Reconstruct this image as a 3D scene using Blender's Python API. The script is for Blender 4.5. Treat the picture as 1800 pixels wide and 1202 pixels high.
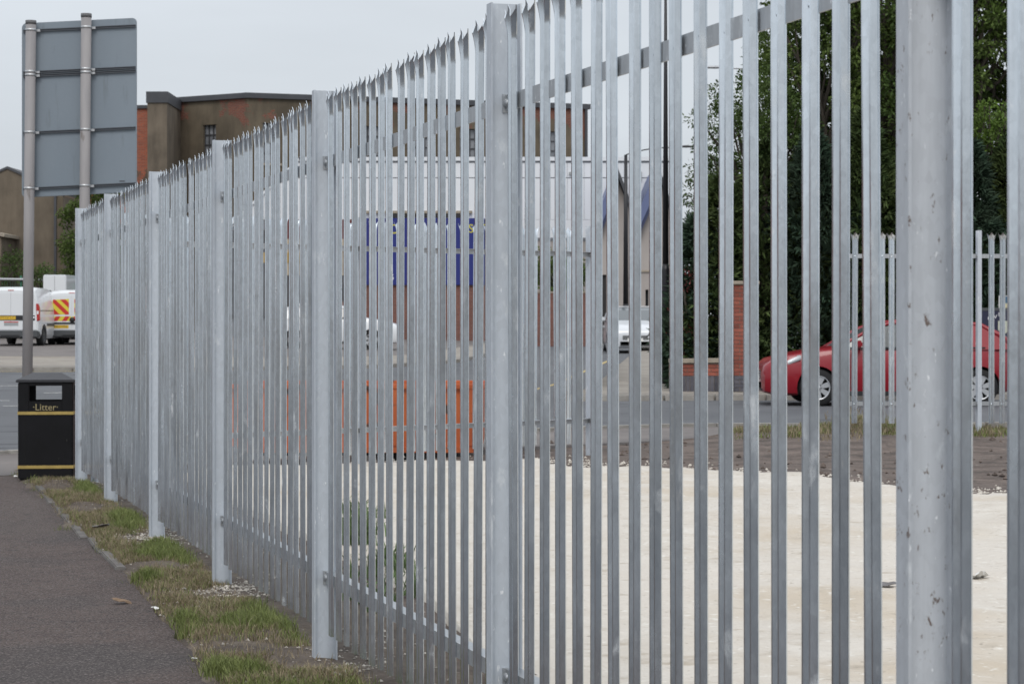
import bpy, bmesh, math, random
from mathutils import Vector, Matrix, noise
R = math.radians
random.seed(7)
scn = bpy.context.scene
for o in list(bpy.data.objects): bpy.data.objects.remove(o)
C = scn.collection

# ---------------------------------------------------------------- camera
CAMZ, FPX, HOR = 1.46, 3850.0, 558.0
cam = bpy.data.cameras.new('camera'); camo = bpy.data.objects.new('camera', cam); C.objects.link(camo)
camo.location = (0, 0, CAMZ); camo.rotation_euler = (R(90), 0, 0)
cam.sensor_width = 36; cam.lens = FPX/1800*36; cam.shift_y = -(601-HOR)/1800
cam.clip_start = 0.1; cam.clip_end = 3000
cam.dof.use_dof = True; cam.dof.focus_distance = 9.0; cam.dof.aperture_fstop = 14
scn.camera = camo

# ---------------------------------------------------------------- sky, sun, exposure
SUN_EL, SUN_AZ = 48, 184          # azimuth clockwise from +Y: behind the camera, to the left
w = bpy.data.worlds.new('World'); scn.world = w; w.use_nodes = True
nt = w.node_tree; nt.nodes.clear(); N = nt.nodes.new; L = nt.links.new
out = N('ShaderNodeOutputWorld'); bg = N('ShaderNodeBackground')
sky = N('ShaderNodeTexSky'); sky.sky_type = 'NISHITA'; sky.sun_disc = False
sky.sun_elevation = R(SUN_EL); sky.sun_rotation = R(SUN_AZ); sky.dust_density = 4; sky.air_density = 1.0
tc = N('ShaderNodeTexCoord'); sep = N('ShaderNodeSeparateXYZ'); L(tc.outputs['Generated'], sep.inputs[0])
ramp = N('ShaderNodeValToRGB'); L(sep.outputs['Z'], ramp.inputs[0])      # even cloud deck, a little brighter overhead
e = ramp.color_ramp.elements
e[0].position = 0.0; e[0].color = (6.0, 6.45, 6.95, 1); e[1].position = 1.0; e[1].color = (11.5, 12.0, 12.6, 1)
mp = N('ShaderNodeMapping'); mp.inputs['Scale'].default_value = (1.6, 1.6, 7); L(tc.outputs['Generated'], mp.inputs[0])
nz = N('ShaderNodeTexNoise'); nz.inputs['Scale'].default_value = 2.2; nz.inputs['Detail'].default_value = 5; L(mp.outputs[0], nz.inputs[0])
mr = N('ShaderNodeMapRange'); mr.inputs[1].default_value = .3; mr.inputs[2].default_value = .7
mr.inputs[3].default_value = .92; mr.inputs[4].default_value = 1.06; L(nz.outputs[0], mr.inputs[0])
mul = N('ShaderNodeMix'); mul.data_type = 'RGBA'; mul.blend_type = 'MULTIPLY'; mul.inputs[0].default_value = 1
L(ramp.outputs[0], mul.inputs[6]); L(mr.outputs[0], mul.inputs[7])
mx = N('ShaderNodeMix'); mx.data_type = 'RGBA'; mx.inputs[0].default_value = .9
L(sky.outputs[0], mx.inputs[6]); L(mul.outputs[2], mx.inputs[7])
L(mx.outputs[2], bg.inputs[0]); bg.inputs[1].default_value = 0.108; L(bg.outputs[0], out.inputs[0])
sl = bpy.data.lights.new('sun', 'SUN'); sl.energy = 1.15; sl.angle = R(25); sl.color = (1, .965, .92)
so = bpy.data.objects.new('sun', sl); C.objects.link(so); so.location = (0, 0, 40)
az = R(SUN_AZ); el = R(SUN_EL)
sd = Vector((math.sin(az)*math.cos(el), math.cos(az)*math.cos(el), math.sin(el)))
so.rotation_euler = (-sd).to_track_quat('-Z', 'Y').to_euler()
scn.view_settings.view_transform = 'Standard'; scn.view_settings.look = 'None'
scn.view_settings.exposure = 0.0; scn.view_settings.gamma = 1

# ---------------------------------------------------------------- materials
MATS = {}
def mat(name, col, rough=.7, metal=0.0, col2=None, nscale=4.0, stretch=(1,1,1), detail=5, contrast=(.35,.65),
        bump=0.0, bscale=30.0, spots=None, rand=0.0, coat=0.0, spec=.5, trans=0.0, island=0.0, gen='Object'):
    m = bpy.data.materials.new(name); m.use_nodes = True; t = m.node_tree; n = t.nodes; l = t.links.new
    b = n['Principled BSDF']
    b.inputs['Roughness'].default_value = rough; b.inputs['Metallic'].default_value = metal
    b.inputs['Specular IOR Level'].default_value = spec
    if coat: b.inputs['Coat Weight'].default_value = coat; b.inputs['Coat Roughness'].default_value = .06
    tcn = n.new('ShaderNodeTexCoord'); co = tcn.outputs[gen]
    if rand:
        oi = n.new('ShaderNodeObjectInfo'); vm = n.new('ShaderNodeVectorMath'); vm.operation = 'MULTIPLY_ADD'
        l(oi.outputs['Random'], vm.inputs[0]); vm.inputs[1].default_value = (37, 53, 71); l(co, vm.inputs[2]); co = vm.outputs[0]
    cur = None
    if col2 is not None:
        mpn = n.new('ShaderNodeMapping'); mpn.inputs['Scale'].default_value = stretch; l(co, mpn.inputs[0])
        no = n.new('ShaderNodeTexNoise'); no.inputs['Scale'].default_value = nscale; no.inputs['Detail'].default_value = detail
        no.inputs['Roughness'].default_value = .62; l(mpn.outputs[0], no.inputs[0])
        rm = n.new('ShaderNodeMapRange'); rm.inputs[1].default_value = contrast[0]; rm.inputs[2].default_value = contrast[1]; l(no.outputs[0], rm.inputs[0])
        mi = n.new('ShaderNodeMix'); mi.data_type = 'RGBA'; l(rm.outputs[0], mi.inputs[0])
        mi.inputs[6].default_value = (*col, 1); mi.inputs[7].default_value = (*col2, 1); cur = mi.outputs[2]
    for (sc, scol, lo, hi, stt) in (spots or []):
        mpn = n.new('ShaderNodeMapping'); mpn.inputs['Scale'].default_value = stt; mpn.inputs['Location'].default_value = (sc, 3.1, 1.7); l(co, mpn.inputs[0])
        no = n.new('ShaderNodeTexNoise'); no.inputs['Scale'].default_value = sc; no.inputs['Detail'].default_value = 6; l(mpn.outputs[0], no.inputs[0])
        rm = n.new('ShaderNodeMapRange'); rm.inputs[1].default_value = lo; rm.inputs[2].default_value = hi; l(no.outputs[0], rm.inputs[0])
        mi = n.new('ShaderNodeMix'); mi.data_type = 'RGBA'; l(rm.outputs[0], mi.inputs[0])
        if cur is None: mi.inputs[6].default_value = (*col, 1)
        else: l(cur, mi.inputs[6])
        mi.inputs[7].default_value = (*scol, 1); cur = mi.outputs[2]
    if rand or island:
        if island: src = n.new('ShaderNodeNewGeometry').outputs['Random Per Island']; amt = island
        else: src = oi.outputs['Random']; amt = rand
        rm = n.new('ShaderNodeMapRange'); rm.inputs[3].default_value = 1-amt; rm.inputs[4].default_value = 1+amt; l(src, rm.inputs[0])
        mi = n.new('ShaderNodeMix'); mi.data_type = 'RGBA'; mi.blend_type = 'MULTIPLY'; mi.inputs[0].default_value = 1
        if cur is None: mi.inputs[6].default_value = (*col, 1)
        else: l(cur, mi.inputs[6])
        l(rm.outputs[0], mi.inputs[7]); cur = mi.outputs[2]
    if cur is None: b.inputs['Base Color'].default_value = (*col, 1)
    else: l(cur, b.inputs['Base Color'])
    if bump:
        no = n.new('ShaderNodeTexNoise'); no.inputs['Scale'].default_value = bscale; no.inputs['Detail'].default_value = 6; l(co, no.inputs[0])
        bp = n.new('ShaderNodeBump'); bp.inputs['Strength'].default_value = min(1, bump); bp.inputs['Distance'].default_value = .02*max(1, bump)
        l(no.outputs[0], bp.inputs['Height']); l(bp.outputs[0], b.inputs['Normal'])
    if trans:
        tr = n.new('ShaderNodeBsdfTranslucent'); ms = n.new('ShaderNodeMixShader'); ms.inputs[0].default_value = trans
        if cur is not None: l(cur, tr.inputs[0])
        else: tr.inputs[0].default_value = (*col, 1)
        l(b.outputs[0], ms.inputs[1]); l(tr.outputs[0], ms.inputs[2]); l(ms.outputs[0], n['Material Output'].inputs[0])
    MATS[name] = m; return m

def brick_mat(name, c1, c2, mortar, sx=1.0, render=None, thr=(.5,.54), scale=1.0, zt=None):
    """brickwork, optionally under a coat of render that has come off in patches"""
    m = bpy.data.materials.new(name); m.use_nodes = True; t = m.node_tree; n = t.nodes; l = t.links.new; b = n['Principled BSDF']
    b.inputs['Roughness'].default_value = .88
    tcn = n.new('ShaderNodeTexCoord'); mpn = n.new('ShaderNodeMapping'); mpn.inputs['Rotation'].default_value = (R(90), 0, 0); l(tcn.outputs['Object'], mpn.inputs[0])
    bt = n.new('ShaderNodeTexBrick'); l(mpn.outputs[0], bt.inputs[0]); bt.inputs['Scale'].default_value = scale
    bt.inputs['Brick Width'].default_value = .225; bt.inputs['Row Height'].default_value = .075; bt.inputs['Mortar Size'].default_value = .008
    bt.inputs['Color1'].default_value = (*c1, 1); bt.inputs['Color2'].default_value = (*c2, 1); bt.inputs['Mortar'].default_value = (*mortar, 1)
    cur = bt.outputs[0]
    nn = n.new('ShaderNodeTexNoise'); nn.inputs['Scale'].default_value = .9; nn.inputs['Detail'].default_value = 8; l(tcn.outputs['Object'], nn.inputs[0])
    if render:
        n2 = n.new('ShaderNodeTexNoise'); n2.inputs['Scale'].default_value = .35; n2.inputs['Detail'].default_value = 9; n2.inputs['Roughness'].default_value = .7; l(tcn.outputs['Object'], n2.inputs[0])
        rm = n.new('ShaderNodeMapRange'); rm.inputs[1].default_value = thr[0]; rm.inputs[2].default_value = thr[1]; l(n2.outputs[0], rm.inputs[0])
        if zt:                                                       # render has failed from the wall head down
            sp_ = n.new('ShaderNodeSeparateXYZ'); l(tcn.outputs['Object'], sp_.inputs[0]); zm = n.new('ShaderNodeMapRange'); zm.clamp = True
            zm.inputs[1].default_value = zt[0]; zm.inputs[2].default_value = zt[1]; zm.inputs[3].default_value = 0; zm.inputs[4].default_value = zt[2]; l(sp_.outputs['Z'], zm.inputs[0])
            ad = n.new('ShaderNodeMath'); ad.operation = 'ADD'; l(n2.outputs[0], ad.inputs[0]); l(zm.outputs[0], ad.inputs[1]); l(ad.outputs[0], rm.inputs[0])
        m0 = n.new('ShaderNodeMix'); m0.data_type = 'RGBA'
        mp2 = n.new('ShaderNodeMapping'); mp2.inputs['Scale'].default_value = (1.6, 1.6, .35); l(tcn.outputs['Object'], mp2.inputs[0])
        n3 = n.new('ShaderNodeTexNoise'); n3.inputs['Scale'].default_value = 1.3; n3.inputs['Detail'].default_value = 8; n3.inputs['Roughness'].default_value = .7; l(mp2.outputs[0], n3.inputs[0])
        av = n.new('ShaderNodeMath'); av.operation = 'ADD'; l(nn.outputs[0], av.inputs[0]); l(n3.outputs[0], av.inputs[1])
        r3 = n.new('ShaderNodeMapRange'); r3.inputs[1].default_value = .78; r3.inputs[2].default_value = 1.22; l(av.outputs[0], r3.inputs[0]); l(r3.outputs[0], m0.inputs[0])
        m0.inputs[6].default_value = (*[c*.72 for c in render], 1); m0.inputs[7].default_value = (*[c*1.3 for c in render], 1)
        m1 = n.new('ShaderNodeMix'); m1.data_type = 'RGBA'; l(rm.outputs[0], m1.inputs[0]); l(m0.outputs[2], m1.inputs[6]); l(cur, m1.inputs[7]); cur = m1.outputs[2]
    else:
        m0 = n.new('ShaderNodeMix'); m0.data_type = 'RGBA'; m0.blend_type = 'MULTIPLY'; m0.inputs[0].default_value = .6; l(cur, m0.inputs[6]); l(nn.outputs[0], m0.inputs[7]); cur = m0.outputs[2]
    l(cur, b.inputs['Base Color'])
    MATS[name] = m; return m

def zinc(name, base=(.58,.61,.64), lo=.8, rough=(.38,.55), metal=.85, dirt=.0, rand=.05):
    """hot dip galvanised steel: spangle, runs, dull oxide bloom and scuffs"""
    m = bpy.data.materials.new(name); m.use_nodes = True; t = m.node_tree; n = t.nodes; l = t.links.new; b = n['Principled BSDF']
    tcn = n.new('ShaderNodeTexCoord'); oi = n.new('ShaderNodeObjectInfo'); vm = n.new('ShaderNodeVectorMath'); vm.operation = 'MULTIPLY_ADD'
    l(oi.outputs['Random'], vm.inputs[0]); vm.inputs[1].default_value = (37, 53, 71); l(tcn.outputs['Object'], vm.inputs[2]); co = vm.outputs[0]
    def nse(sc, st, a, b_, det=5):
        mpn = n.new('ShaderNodeMapping'); mpn.inputs['Scale'].default_value = st; l(co, mpn.inputs[0])
        no = n.new('ShaderNodeTexNoise'); no.inputs['Scale'].default_value = sc; no.inputs['Detail'].default_value = det; no.inputs['Roughness'].default_value = .65; l(mpn.outputs[0], no.inputs[0])
        rm = n.new('ShaderNodeMapRange'); rm.inputs[1].default_value = a; rm.inputs[2].default_value = b_; l(no.outputs[0], rm.inputs[0]); return rm.outputs[0]
    vo = n.new('ShaderNodeTexVoronoi'); vo.inputs['Scale'].default_value = 70; mpv = n.new('ShaderNodeMapping'); mpv.inputs['Scale'].default_value = (1,1,.55); l(co, mpv.inputs[0]); l(mpv.outputs[0], vo.inputs[0])
    def mixc(f, c1, c2, mode='MIX'):
        mi = n.new('ShaderNodeMix'); mi.data_type = 'RGBA'; mi.blend_type = mode
        if isinstance(f, float): mi.inputs[0].default_value = f
        else: l(f, mi.inputs[0])
        for k, c in ((6, c1), (7, c2)):
            if isinstance(c, tuple): mi.inputs[k].default_value = (*c, 1)
            else: l(c, mi.inputs[k])
        return mi.outputs[2]
    streak = nse(3.0, (9, 9, .55), .3, .7); blot = nse(9, (1, 1, .35), .30, .72)
    c = mixc(streak, tuple(x*lo for x in base), base)
    c = mixc(blot, mixc(.5, c, tuple(x*.86 for x in base)), c)
    sp = n.new('ShaderNodeMapRange'); sp.inputs[3].default_value = .93; sp.inputs[4].default_value = 1.05; l(vo.outputs['Color'], sp.inputs[0])
    c = mixc(1.0, c, sp.outputs[0], 'MULTIPLY')
    scuff = nse(5.5, (1.6, 1.6, .8), .61, .73, 8)
    c = mixc(scuff, c, (.74, .77, .79))
    fleck = nse(55, (1, 1, .4), .66, .72, 3)
    c = mixc(fleck, c, (.80, .82, .84))
    if dirt:
        dd = nse(60, (1, 1, .6), .74-dirt, .80-dirt, 8); c = mixc(dd, c, (.15, .115, .10))
    rr = n.new('ShaderNodeMapRange'); rr.inputs[3].default_value = 1-rand; rr.inputs[4].default_value = 1+rand; l(oi.outputs['Random'], rr.inputs[0])
    c = mixc(1.0, c, rr.outputs[0], 'MULTIPLY')
    l(c, b.inputs['Base Color'])
    ro = n.new('ShaderNodeMapRange'); ro.inputs[3].default_value = rough[0]; ro.inputs[4].default_value = rough[1]; l(blot, ro.inputs[0]); l(ro.outputs[0], b.inputs['Roughness'])
    mt = n.new('ShaderNodeMapRange'); mt.inputs[3].default_value = metal; mt.inputs[4].default_value = metal*.45; l(scuff, mt.inputs[0]); l(mt.outputs[0], b.inputs['Metallic'])
    bp = n.new('ShaderNodeBump'); bp.inputs['Strength'].default_value = .12; bp.inputs['Distance'].default_value = .004
    l(blot, bp.inputs['Height']); l(bp.outputs[0], b.inputs['Normal'])
    MATS[name] = m; return m

zinc('zinc_pale', base=(.79,.84,.885), lo=.76, rough=(.12,.30), metal=1.0, rand=.09); zinc('zinc_rail', base=(.50,.52,.54), metal=.7, rough=(.35,.5))
zinc('zinc_post', base=(.55,.595,.65), lo=.92, rough=(.42,.55), metal=.12, dirt=.02)
zinc('zinc_post_rusty', base=(.55,.58,.62), lo=.80, rough=(.42,.55), metal=.12, dirt=.125)
mat('tarmac', (.098,.072,.065), .92, col2=(.134,.100,.089), nscale=3, bump=.9, bscale=160,
    spots=[(.9, (.083,.070,.067), .5, .62, (1,1,1)), (.35, (.125,.098,.088), .52, .66, (1,1,1)), (14, (.060,.050,.048), .58, .70, (1,1,1)), (30, (.165,.140,.132), .58, .68, (1,1,1)), (80, (.030,.025,.024), .53, .64, (1,1,1)), (95, (.215,.185,.178), .55, .65, (1,1,1)), (45, (.42,.39,.36), .735, .76, (1,1,1))])
mat('asphalt', (.095,.10,.11), .85, col2=(.135,.14,.15), nscale=.35, bump=.5, bscale=60, stretch=(1,.4,1), spots=[(1.2, (.065,.068,.075), .58, .66, (.5,2,1))])
mat('asphalt_old', (.15,.135,.13), .9, col2=(.20,.18,.17), nscale=.8, bump=.5, bscale=50)
mat('paving', (.24,.215,.19), .9, col2=(.33,.30,.26), nscale=1.1, bump=.4, bscale=40)
mat('kerb_concrete', (.25,.235,.215), .9, col2=(.34,.32,.29), nscale=5, rand=.12, bump=.3, bscale=50)
mat('edging_concrete', (.11,.10,.095), .92, col2=(.17,.16,.15), nscale=7, rand=.15, bump=.5, bscale=60)
mat('yellow_paint', (.55,.42,.16), .8, col2=(.40,.32,.16), nscale=6, contrast=(.4,.7))
mat('white_paint', (.62,.62,.60), .8, col2=(.40,.40,.40), nscale=8, contrast=(.4,.75))
mat('soil', (.060,.046,.037), .95, col2=(.125,.098,.078), nscale=5, bump=1.0, bscale=22, spots=[(42, (.36,.32,.27), .66, .72, (1,1,1)), (2.2, (.16,.135,.10), .56, .70, (1,1,1))])
mat('site_soil', (.075,.056,.047), .95, col2=(.165,.128,.108), nscale=2.2, stretch=(.8,1.2,1), bump=.6, bscale=10,
    spots=[(16, (.40,.36,.31), .66, .74, (.5,1.6,1)), (3, (.055,.042,.036), .54, .68, (.8,1.2,1)), (30, (.20,.16,.135), .60, .72, (1,1,1)), (24, (.040,.031,.027), .58, .70, (1,1,1))])
mat('chalk', (.535,.485,.42), .95, col2=(.64,.60,.54), nscale=2.2, bump=.9, bscale=14, contrast=(.3,.7),
    spots=[(.6, (.52,.45,.36), .50, .66, (1,1,1)), (.25, (.60,.555,.495), .5, .62, (1,1.4,1)), (6, (.43,.375,.305), .59, .74, (.8,1.3,1)), (30, (.34,.295,.24), .63, .74, (1,1,1)), (17, (.70,.67,.61), .60, .72, (1,1,1))])
mat('ground', (.11,.105,.10), .95, col2=(.15,.14,.13), nscale=.2)
mat('rubble', (.34,.31,.27), .95, col2=(.46,.43,.385), nscale=9, island=.35)
mat('grass_green', (.135,.175,.045), .7, col2=(.21,.235,.08), nscale=7, island=.4, trans=.3)
mat('grass_dry', (.34,.285,.185), .8, col2=(.20,.155,.095), nscale=5, island=.35, trans=.25)
mat('weed', (.10,.155,.055), .65, island=.4, trans=.25)
mat('bark', (.06,.05,.04), .95, col2=(.10,.085,.07), nscale=9, bump=.8, bscale=25)
mat('leaf_dark', (.065,.11,.028), .62, spec=.22, col2=(.080,.118,.036), nscale=.8, island=.45, trans=.25)
mat('leaf_mid', (.095,.15,.036), .6, spec=.22, col2=(.115,.155,.042), nscale=.8, island=.45, trans=.3)
mat('leaf_bright', (.13,.21,.035), .6, island=.4, trans=.35)
mat('leaf_red', (.20,.055,.05), .6, island=.4, trans=.3)
mat('conifer', (.040,.070,.024), .72, spec=.2, col2=(.066,.088,.028), nscale=1.4, island=.5)
mat('conifer_blue', (.032,.060,.038), .72, spec=.2, col2=(.046,.070,.044), nscale=1.4, island=.5)
mat('sign_back', (.20,.24,.28), .55, col2=(.225,.265,.305), nscale=1.2, stretch=(1,1,.4), bump=.05, metal=.15, spots=[(7, (.17,.20,.225), .60, .75, (2,2,.3))])
mat('sign_edge', (.30,.33,.36), .5, metal=.3)
mat('pole_grey', (.255,.245,.25), .65, col2=(.31,.295,.295), nscale=2.5, stretch=(3,3,.5), spots=[(9, (.16,.14,.13), .66, .74, (1,1,.35))])
mat('clip_metal', (.52,.53,.54), .4, metal=.7)
mat('channel_dark', (.10,.11,.125), .5, metal=.4)
mat('cap_dark', (.13,.13,.135), .6)
mat('bin_black', (.006,.006,.007), .5, spec=.22, col2=(.009,.009,.011), nscale=4, spots=[(14, (.09,.085,.08), .72, .78, (2,2,.5))])
mat('bin_lid', (.030,.031,.036), .38, col2=(.05,.05,.056), nscale=4)
mat('bin_gold', (.47,.34,.10), .5, col2=(.36,.26,.08), nscale=12)
mat('letter_gold', (.36,.30,.16), .55)
mat('render_brown', (.135,.105,.072), .9, col2=(.18,.145,.10), nscale=.4)
brick_mat('brown_wall', (.22,.070,.042), (.15,.052,.036), (.19,.15,.12), render=(.122,.098,.068), thr=(.640,.658), zt=(8.8,10.9,.135))
brick_mat('patch_wall', (.42,.11,.055), (.27,.075,.045), (.24,.18,.14), render=(.105,.082,.062), thr=(.55,.575), zt=(7.6,8.6,.5))
brick_mat('gable_wall', (.22,.10,.07), (.16,.08,.06), (.17,.14,.11), render=(.145,.118,.088), thr=(.68,.70))
brick_mat('red_wall', (.30,.11,.08), (.23,.085,.065), (.28,.23,.20))
mat('brick_red', (.33,.105,.070), .9, col2=(.25,.075,.055), nscale=8, rand=.25, bump=.4, bscale=60)
mat('brick_blue', (.085,.085,.105), .85, col2=(.12,.115,.13), nscale=8, rand=.25, bump=.3, bscale=60)
mat('mortar', (.27,.235,.20), .95, col2=(.20,.175,.155), nscale=12)
mat('coping', (.40,.35,.28), .9, col2=(.30,.26,.21), nscale=6, rand=.1, bump=.3, bscale=40)
mat('roof_grey', (.055,.058,.066), .6, col2=(.075,.078,.088), nscale=.7)
mat('clad_white', (.80,.82,.85), .55, col2=(.74,.76,.79), nscale=.5, stretch=(2,2,.4))
mat('clad_line', (.20,.21,.23), .7)
mat('window_frame', (.055,.055,.06), .6)
mat('glass_old', (.16,.17,.19), .12, col2=(.30,.31,.33), nscale=2, spec=.8)
mat('glass_dark', (.03,.034,.04), .08, spec=.8)
mat('glass_car', (.045,.055,.058), .06, spec=.9)
mat('glass_screen', (.13,.145,.155), .07, spec=.9)
mat('blue_board', (.016,.026,.19), .45)
mat('yellow_letter', (.62,.55,.05), .5); mat('white_letter', (.78,.78,.80), .5)
mat('shop_dark', (.03,.028,.03), .7); mat('shop_red', (.14,.035,.03), .7)
mat('shop_cream', (.52,.43,.31), .8, col2=(.40,.33,.24), nscale=2); mat('shop_ochre', (.40,.26,.06), .7)
mat('beige_render', (.43,.39,.365), .85, col2=(.37,.335,.315), nscale=.5)
mat('blue_fascia', (.135,.165,.30), .5); mat('navy_fascia', (.045,.055,.12), .5)
mat('lamp_black', (.012,.012,.016), .45); mat('lamp_grey', (.42,.43,.45), .4, metal=.4)
mat('orange_steel', (.62,.155,.045), .55, col2=(.50,.105,.032), nscale=2.5, spots=[(5, (.10,.055,.035), .60, .66, (1,1,1)), (9, (.55,.40,.32), .70, .74, (1,1,1))])
mat('rust_black', (.025,.02,.018), .85)
mat('red_car_paint', (.25,.004,.013), .35, coat=.55, spec=.3); mat('white_car_paint', (.74,.76,.78), .32, coat=.6)
mat('silver_white_paint', (.66,.68,.71), .32, coat=.6)
mat('black_trim', (.018,.018,.02), .55); mat('grey_trim', (.07,.075,.08), .6); mat('tyre', (.014,.014,.015), .85)
mat('alloy', (.62,.63,.65), .3, metal=.8); mat('arch_black', (.006,.006,.006), .9)
mat('headlamp', (.75,.78,.80), .08, spec=1.0); mat('tail_red', (.42,.012,.012), .18, spec=.8); mat('brake_pink', (.50,.10,.09), .3)
mat('plate_yellow', (.72,.46,.04), .5); mat('plate_white', (.78,.78,.76), .5); mat('plate_ink', (.015,.015,.015), .5)
mat('chevron_red', (.56,.030,.022), .5); mat('chevron_yellow', (.72,.60,.05), .5); mat('sticker_grey', (.34,.36,.37), .5)
mat('mesh_green', (.035,.14,.09), .6); mat('mesh_rail', (.42,.43,.45), .5, metal=.5)
mat('p_blue', (.03,.11,.20), .5); mat('p_cream', (.66,.60,.36), .6); mat('navy_board', (.018,.020,.05), .5); mat('notice_cream', (.52,.54,.44), .6)
mat('wire_black', (.02,.02,.022), .6)
mat('scrap_white', (.74,.74,.72), .7); mat('scrap_grey', (.16,.15,.15), .6); mat('leaf_brown', (.23,.155,.10), .8); mat('bottle_blue', (.05,.12,.50), .3)

# ---------------------------------------------------------------- helpers
def tag(o, label=None, cat=None, group=None, kind=None):
    if label: o['label'] = label
    if cat: o['category'] = cat
    if group: o['group'] = group
    if kind: o['kind'] = kind
    return o
def link(name, me, m, parent=None):
    if m is not None and not me.materials: me.materials.append(MATS[m] if isinstance(m, str) else m)
    o = bpy.data.objects.new(name, me); C.objects.link(o)
    if parent is not None: o.parent = parent
    return o
def empty(name, loc=(0,0,0), rz=0.0):
    o = bpy.data.objects.new(name, None); o.empty_display_size = .2; C.objects.link(o); o.location = loc; o.rotation_euler = (0, 0, rz); return o
class MB:
    def __init__(s): s.v = []; s.f = []; s.sm = []
    def poly(s, pts, smooth=False):
        b = len(s.v); s.v += [tuple(p) for p in pts]; s.f.append(tuple(range(b, b+len(pts)))); s.sm.append(smooth); return s
    def box(s, a, b):
        (x0,y0,z0), (x1,y1,z1) = a, b
        i = len(s.v); s.v += [(x0,y0,z0),(x1,y0,z0),(x1,y1,z0),(x0,y1,z0),(x0,y0,z1),(x1,y0,z1),(x1,y1,z1),(x0,y1,z1)]
        for f in ((0,3,2,1),(4,5,6,7),(0,1,5,4),(1,2,6,5),(2,3,7,6),(3,0,4,7)): s.f.append(tuple(i+k for k in f)); s.sm.append(False)
        return s
    def prism(s, poly, axis, a, b):
        """polygon in the two other axes, extruded along axis from a to b"""
        def P(p, t): return {'x': (t, p[0], p[1]), 'y': (p[0], t, p[1]), 'z': (p[0], p[1], t)}[axis]
        i = len(s.v); n = len(poly); s.v += [P(p, a) for p in poly] + [P(p, b) for p in poly]
        s.f.append(tuple(range(i, i+n))[::-1]); s.sm.append(False); s.f.append(tuple(range(i+n, i+2*n))); s.sm.append(False)
        for k in range(n): s.f.append((i+k, i+(k+1)%n, i+n+(k+1)%n, i+n+k)); s.sm.append(False)
        return s
    def tube(s, pts, rads, n=10, cap=True):
        i0 = len(s.v); pts = [Vector(p) for p in pts]
        for k, p in enumerate(pts):
            d = (pts[min(k+1, len(pts)-1)] - pts[max(k-1, 0)]).normalized()
            up = Vector((0,0,1)) if abs(d.z) < .9 else Vector((1,0,0))
            a = d.cross(up).normalized(); b = d.cross(a).normalized(); r = rads[k] if hasattr(rads, '__len__') else rads
            for j in range(n): t = 2*math.pi*j/n; s.v.append(tuple(p + (a*math.cos(t) + b*math.sin(t))*r))
        for k in range(len(pts)-1):
            for j in range(n): q = i0+k*n; s.f.append((q+j, q+(j+1)%n, q+n+(j+1)%n, q+n+j)); s.sm.append(True)
        if cap:
            s.f.append(tuple(range(i0, i0+n))[::-1]); s.sm.append(False); e = i0+(len(pts)-1)*n; s.f.append(tuple(range(e, e+n))); s.sm.append(False)
        return s
    def lathe(s, prof, axis='y', c=(0,0,0), n=28):
        """prof: (radius, offset along axis)"""
        i0 = len(s.v)
        for (r, h) in prof:
            for j in range(n):
                t = 2*math.pi*j/n; a, b = r*math.cos(t), r*math.sin(t)
                p = {'y': (a, h, b), 'x': (h, a, b), 'z': (a, b, h)}[axis]; s.v.append((c[0]+p[0], c[1]+p[1], c[2]+p[2]))
        for k in range(len(prof)-1):
            for j in range(n): q = i0+k*n; s.f.append((q+j, q+(j+1)%n, q+n+(j+1)%n, q+n+j)); s.sm.append(True)
        return s
    def mesh(s, name, fix=True):
        me = bpy.data.meshes.new(name); me.from_pydata(s.v, [], s.f); me.polygons.foreach_set('use_smooth', s.sm)
        if fix:
            bm = bmesh.new(); bm.from_mesh(me); bmesh.ops.recalc_face_normals(bm, faces=bm.faces); bm.to_mesh(me); bm.free()
        me.update(); return me
    def build(s, name, m, parent=None, bevel=0.0, fix=True):
        me = s.mesh(name, fix)
        if bevel:
            bm = bmesh.new(); bm.from_mesh(me)
            ed = [e for e in bm.edges if len(e.link_faces) == 2 and e.calc_face_angle(0) > .6]
            bmesh.ops.bevel(bm, geom=ed, offset=bevel, segments=2, affect='EDGES', clamp_overlap=True); bm.to_mesh(me); bm.free()
        return link(name, me, m, parent)
def bx(name, a, b, m, parent=None, bevel=0.0): return MB().box(a, b).build(name, m, parent, bevel)
def text(name, s, size, m, parent, loc, rot, width=None, extrude=.002):
    cu = bpy.data.curves.new(name, 'FONT'); cu.body = s; cu.size = size; cu.align_x = 'CENTER'; cu.align_y = 'CENTER'; cu.extrude = extrude; cu.resolution_u = 3
    t = bpy.data.objects.new(name, cu); C.objects.link(t); dg = bpy.context.evaluated_depsgraph_get()
    me = bpy.data.meshes.new_from_object(t.evaluated_get(dg)); bpy.data.objects.remove(t); bpy.data.curves.remove(cu)
    if width:
        xs = [v.co.x for v in me.vertices]; k = width/(max(xs)-min(xs))
        for v in me.vertices: v.co.x *= k
    me.materials.clear(); o = link(name, me, m, parent); o.location = loc; o.rotation_euler = rot; return o
def at(x, y, Y): return Vector(((x-900)/FPX*Y, Y, CAMZ+(HOR-y)/FPX*Y))
def sstep(v, a, b):
    t = max(0, min(1, (v-a)/(b-a))); return t*t*(3-2*t)
def h(X, Y):
    """road level: flat near the site, rising gently to the far left"""
    return -.05 + .65*max(0, min(1.6, (Y-40)/70)) + .25*max(0, min(1, -X/15))*max(0, min(1, (Y-35)/30))
def interp(poly, t):
    n = len(poly)-1; k = min(int(t*n), n-1); f = t*n-k; return (poly[k][0]*(1-f)+poly[k+1][0]*f, poly[k][1]*(1-f)+poly[k+1][1]*f)
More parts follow.
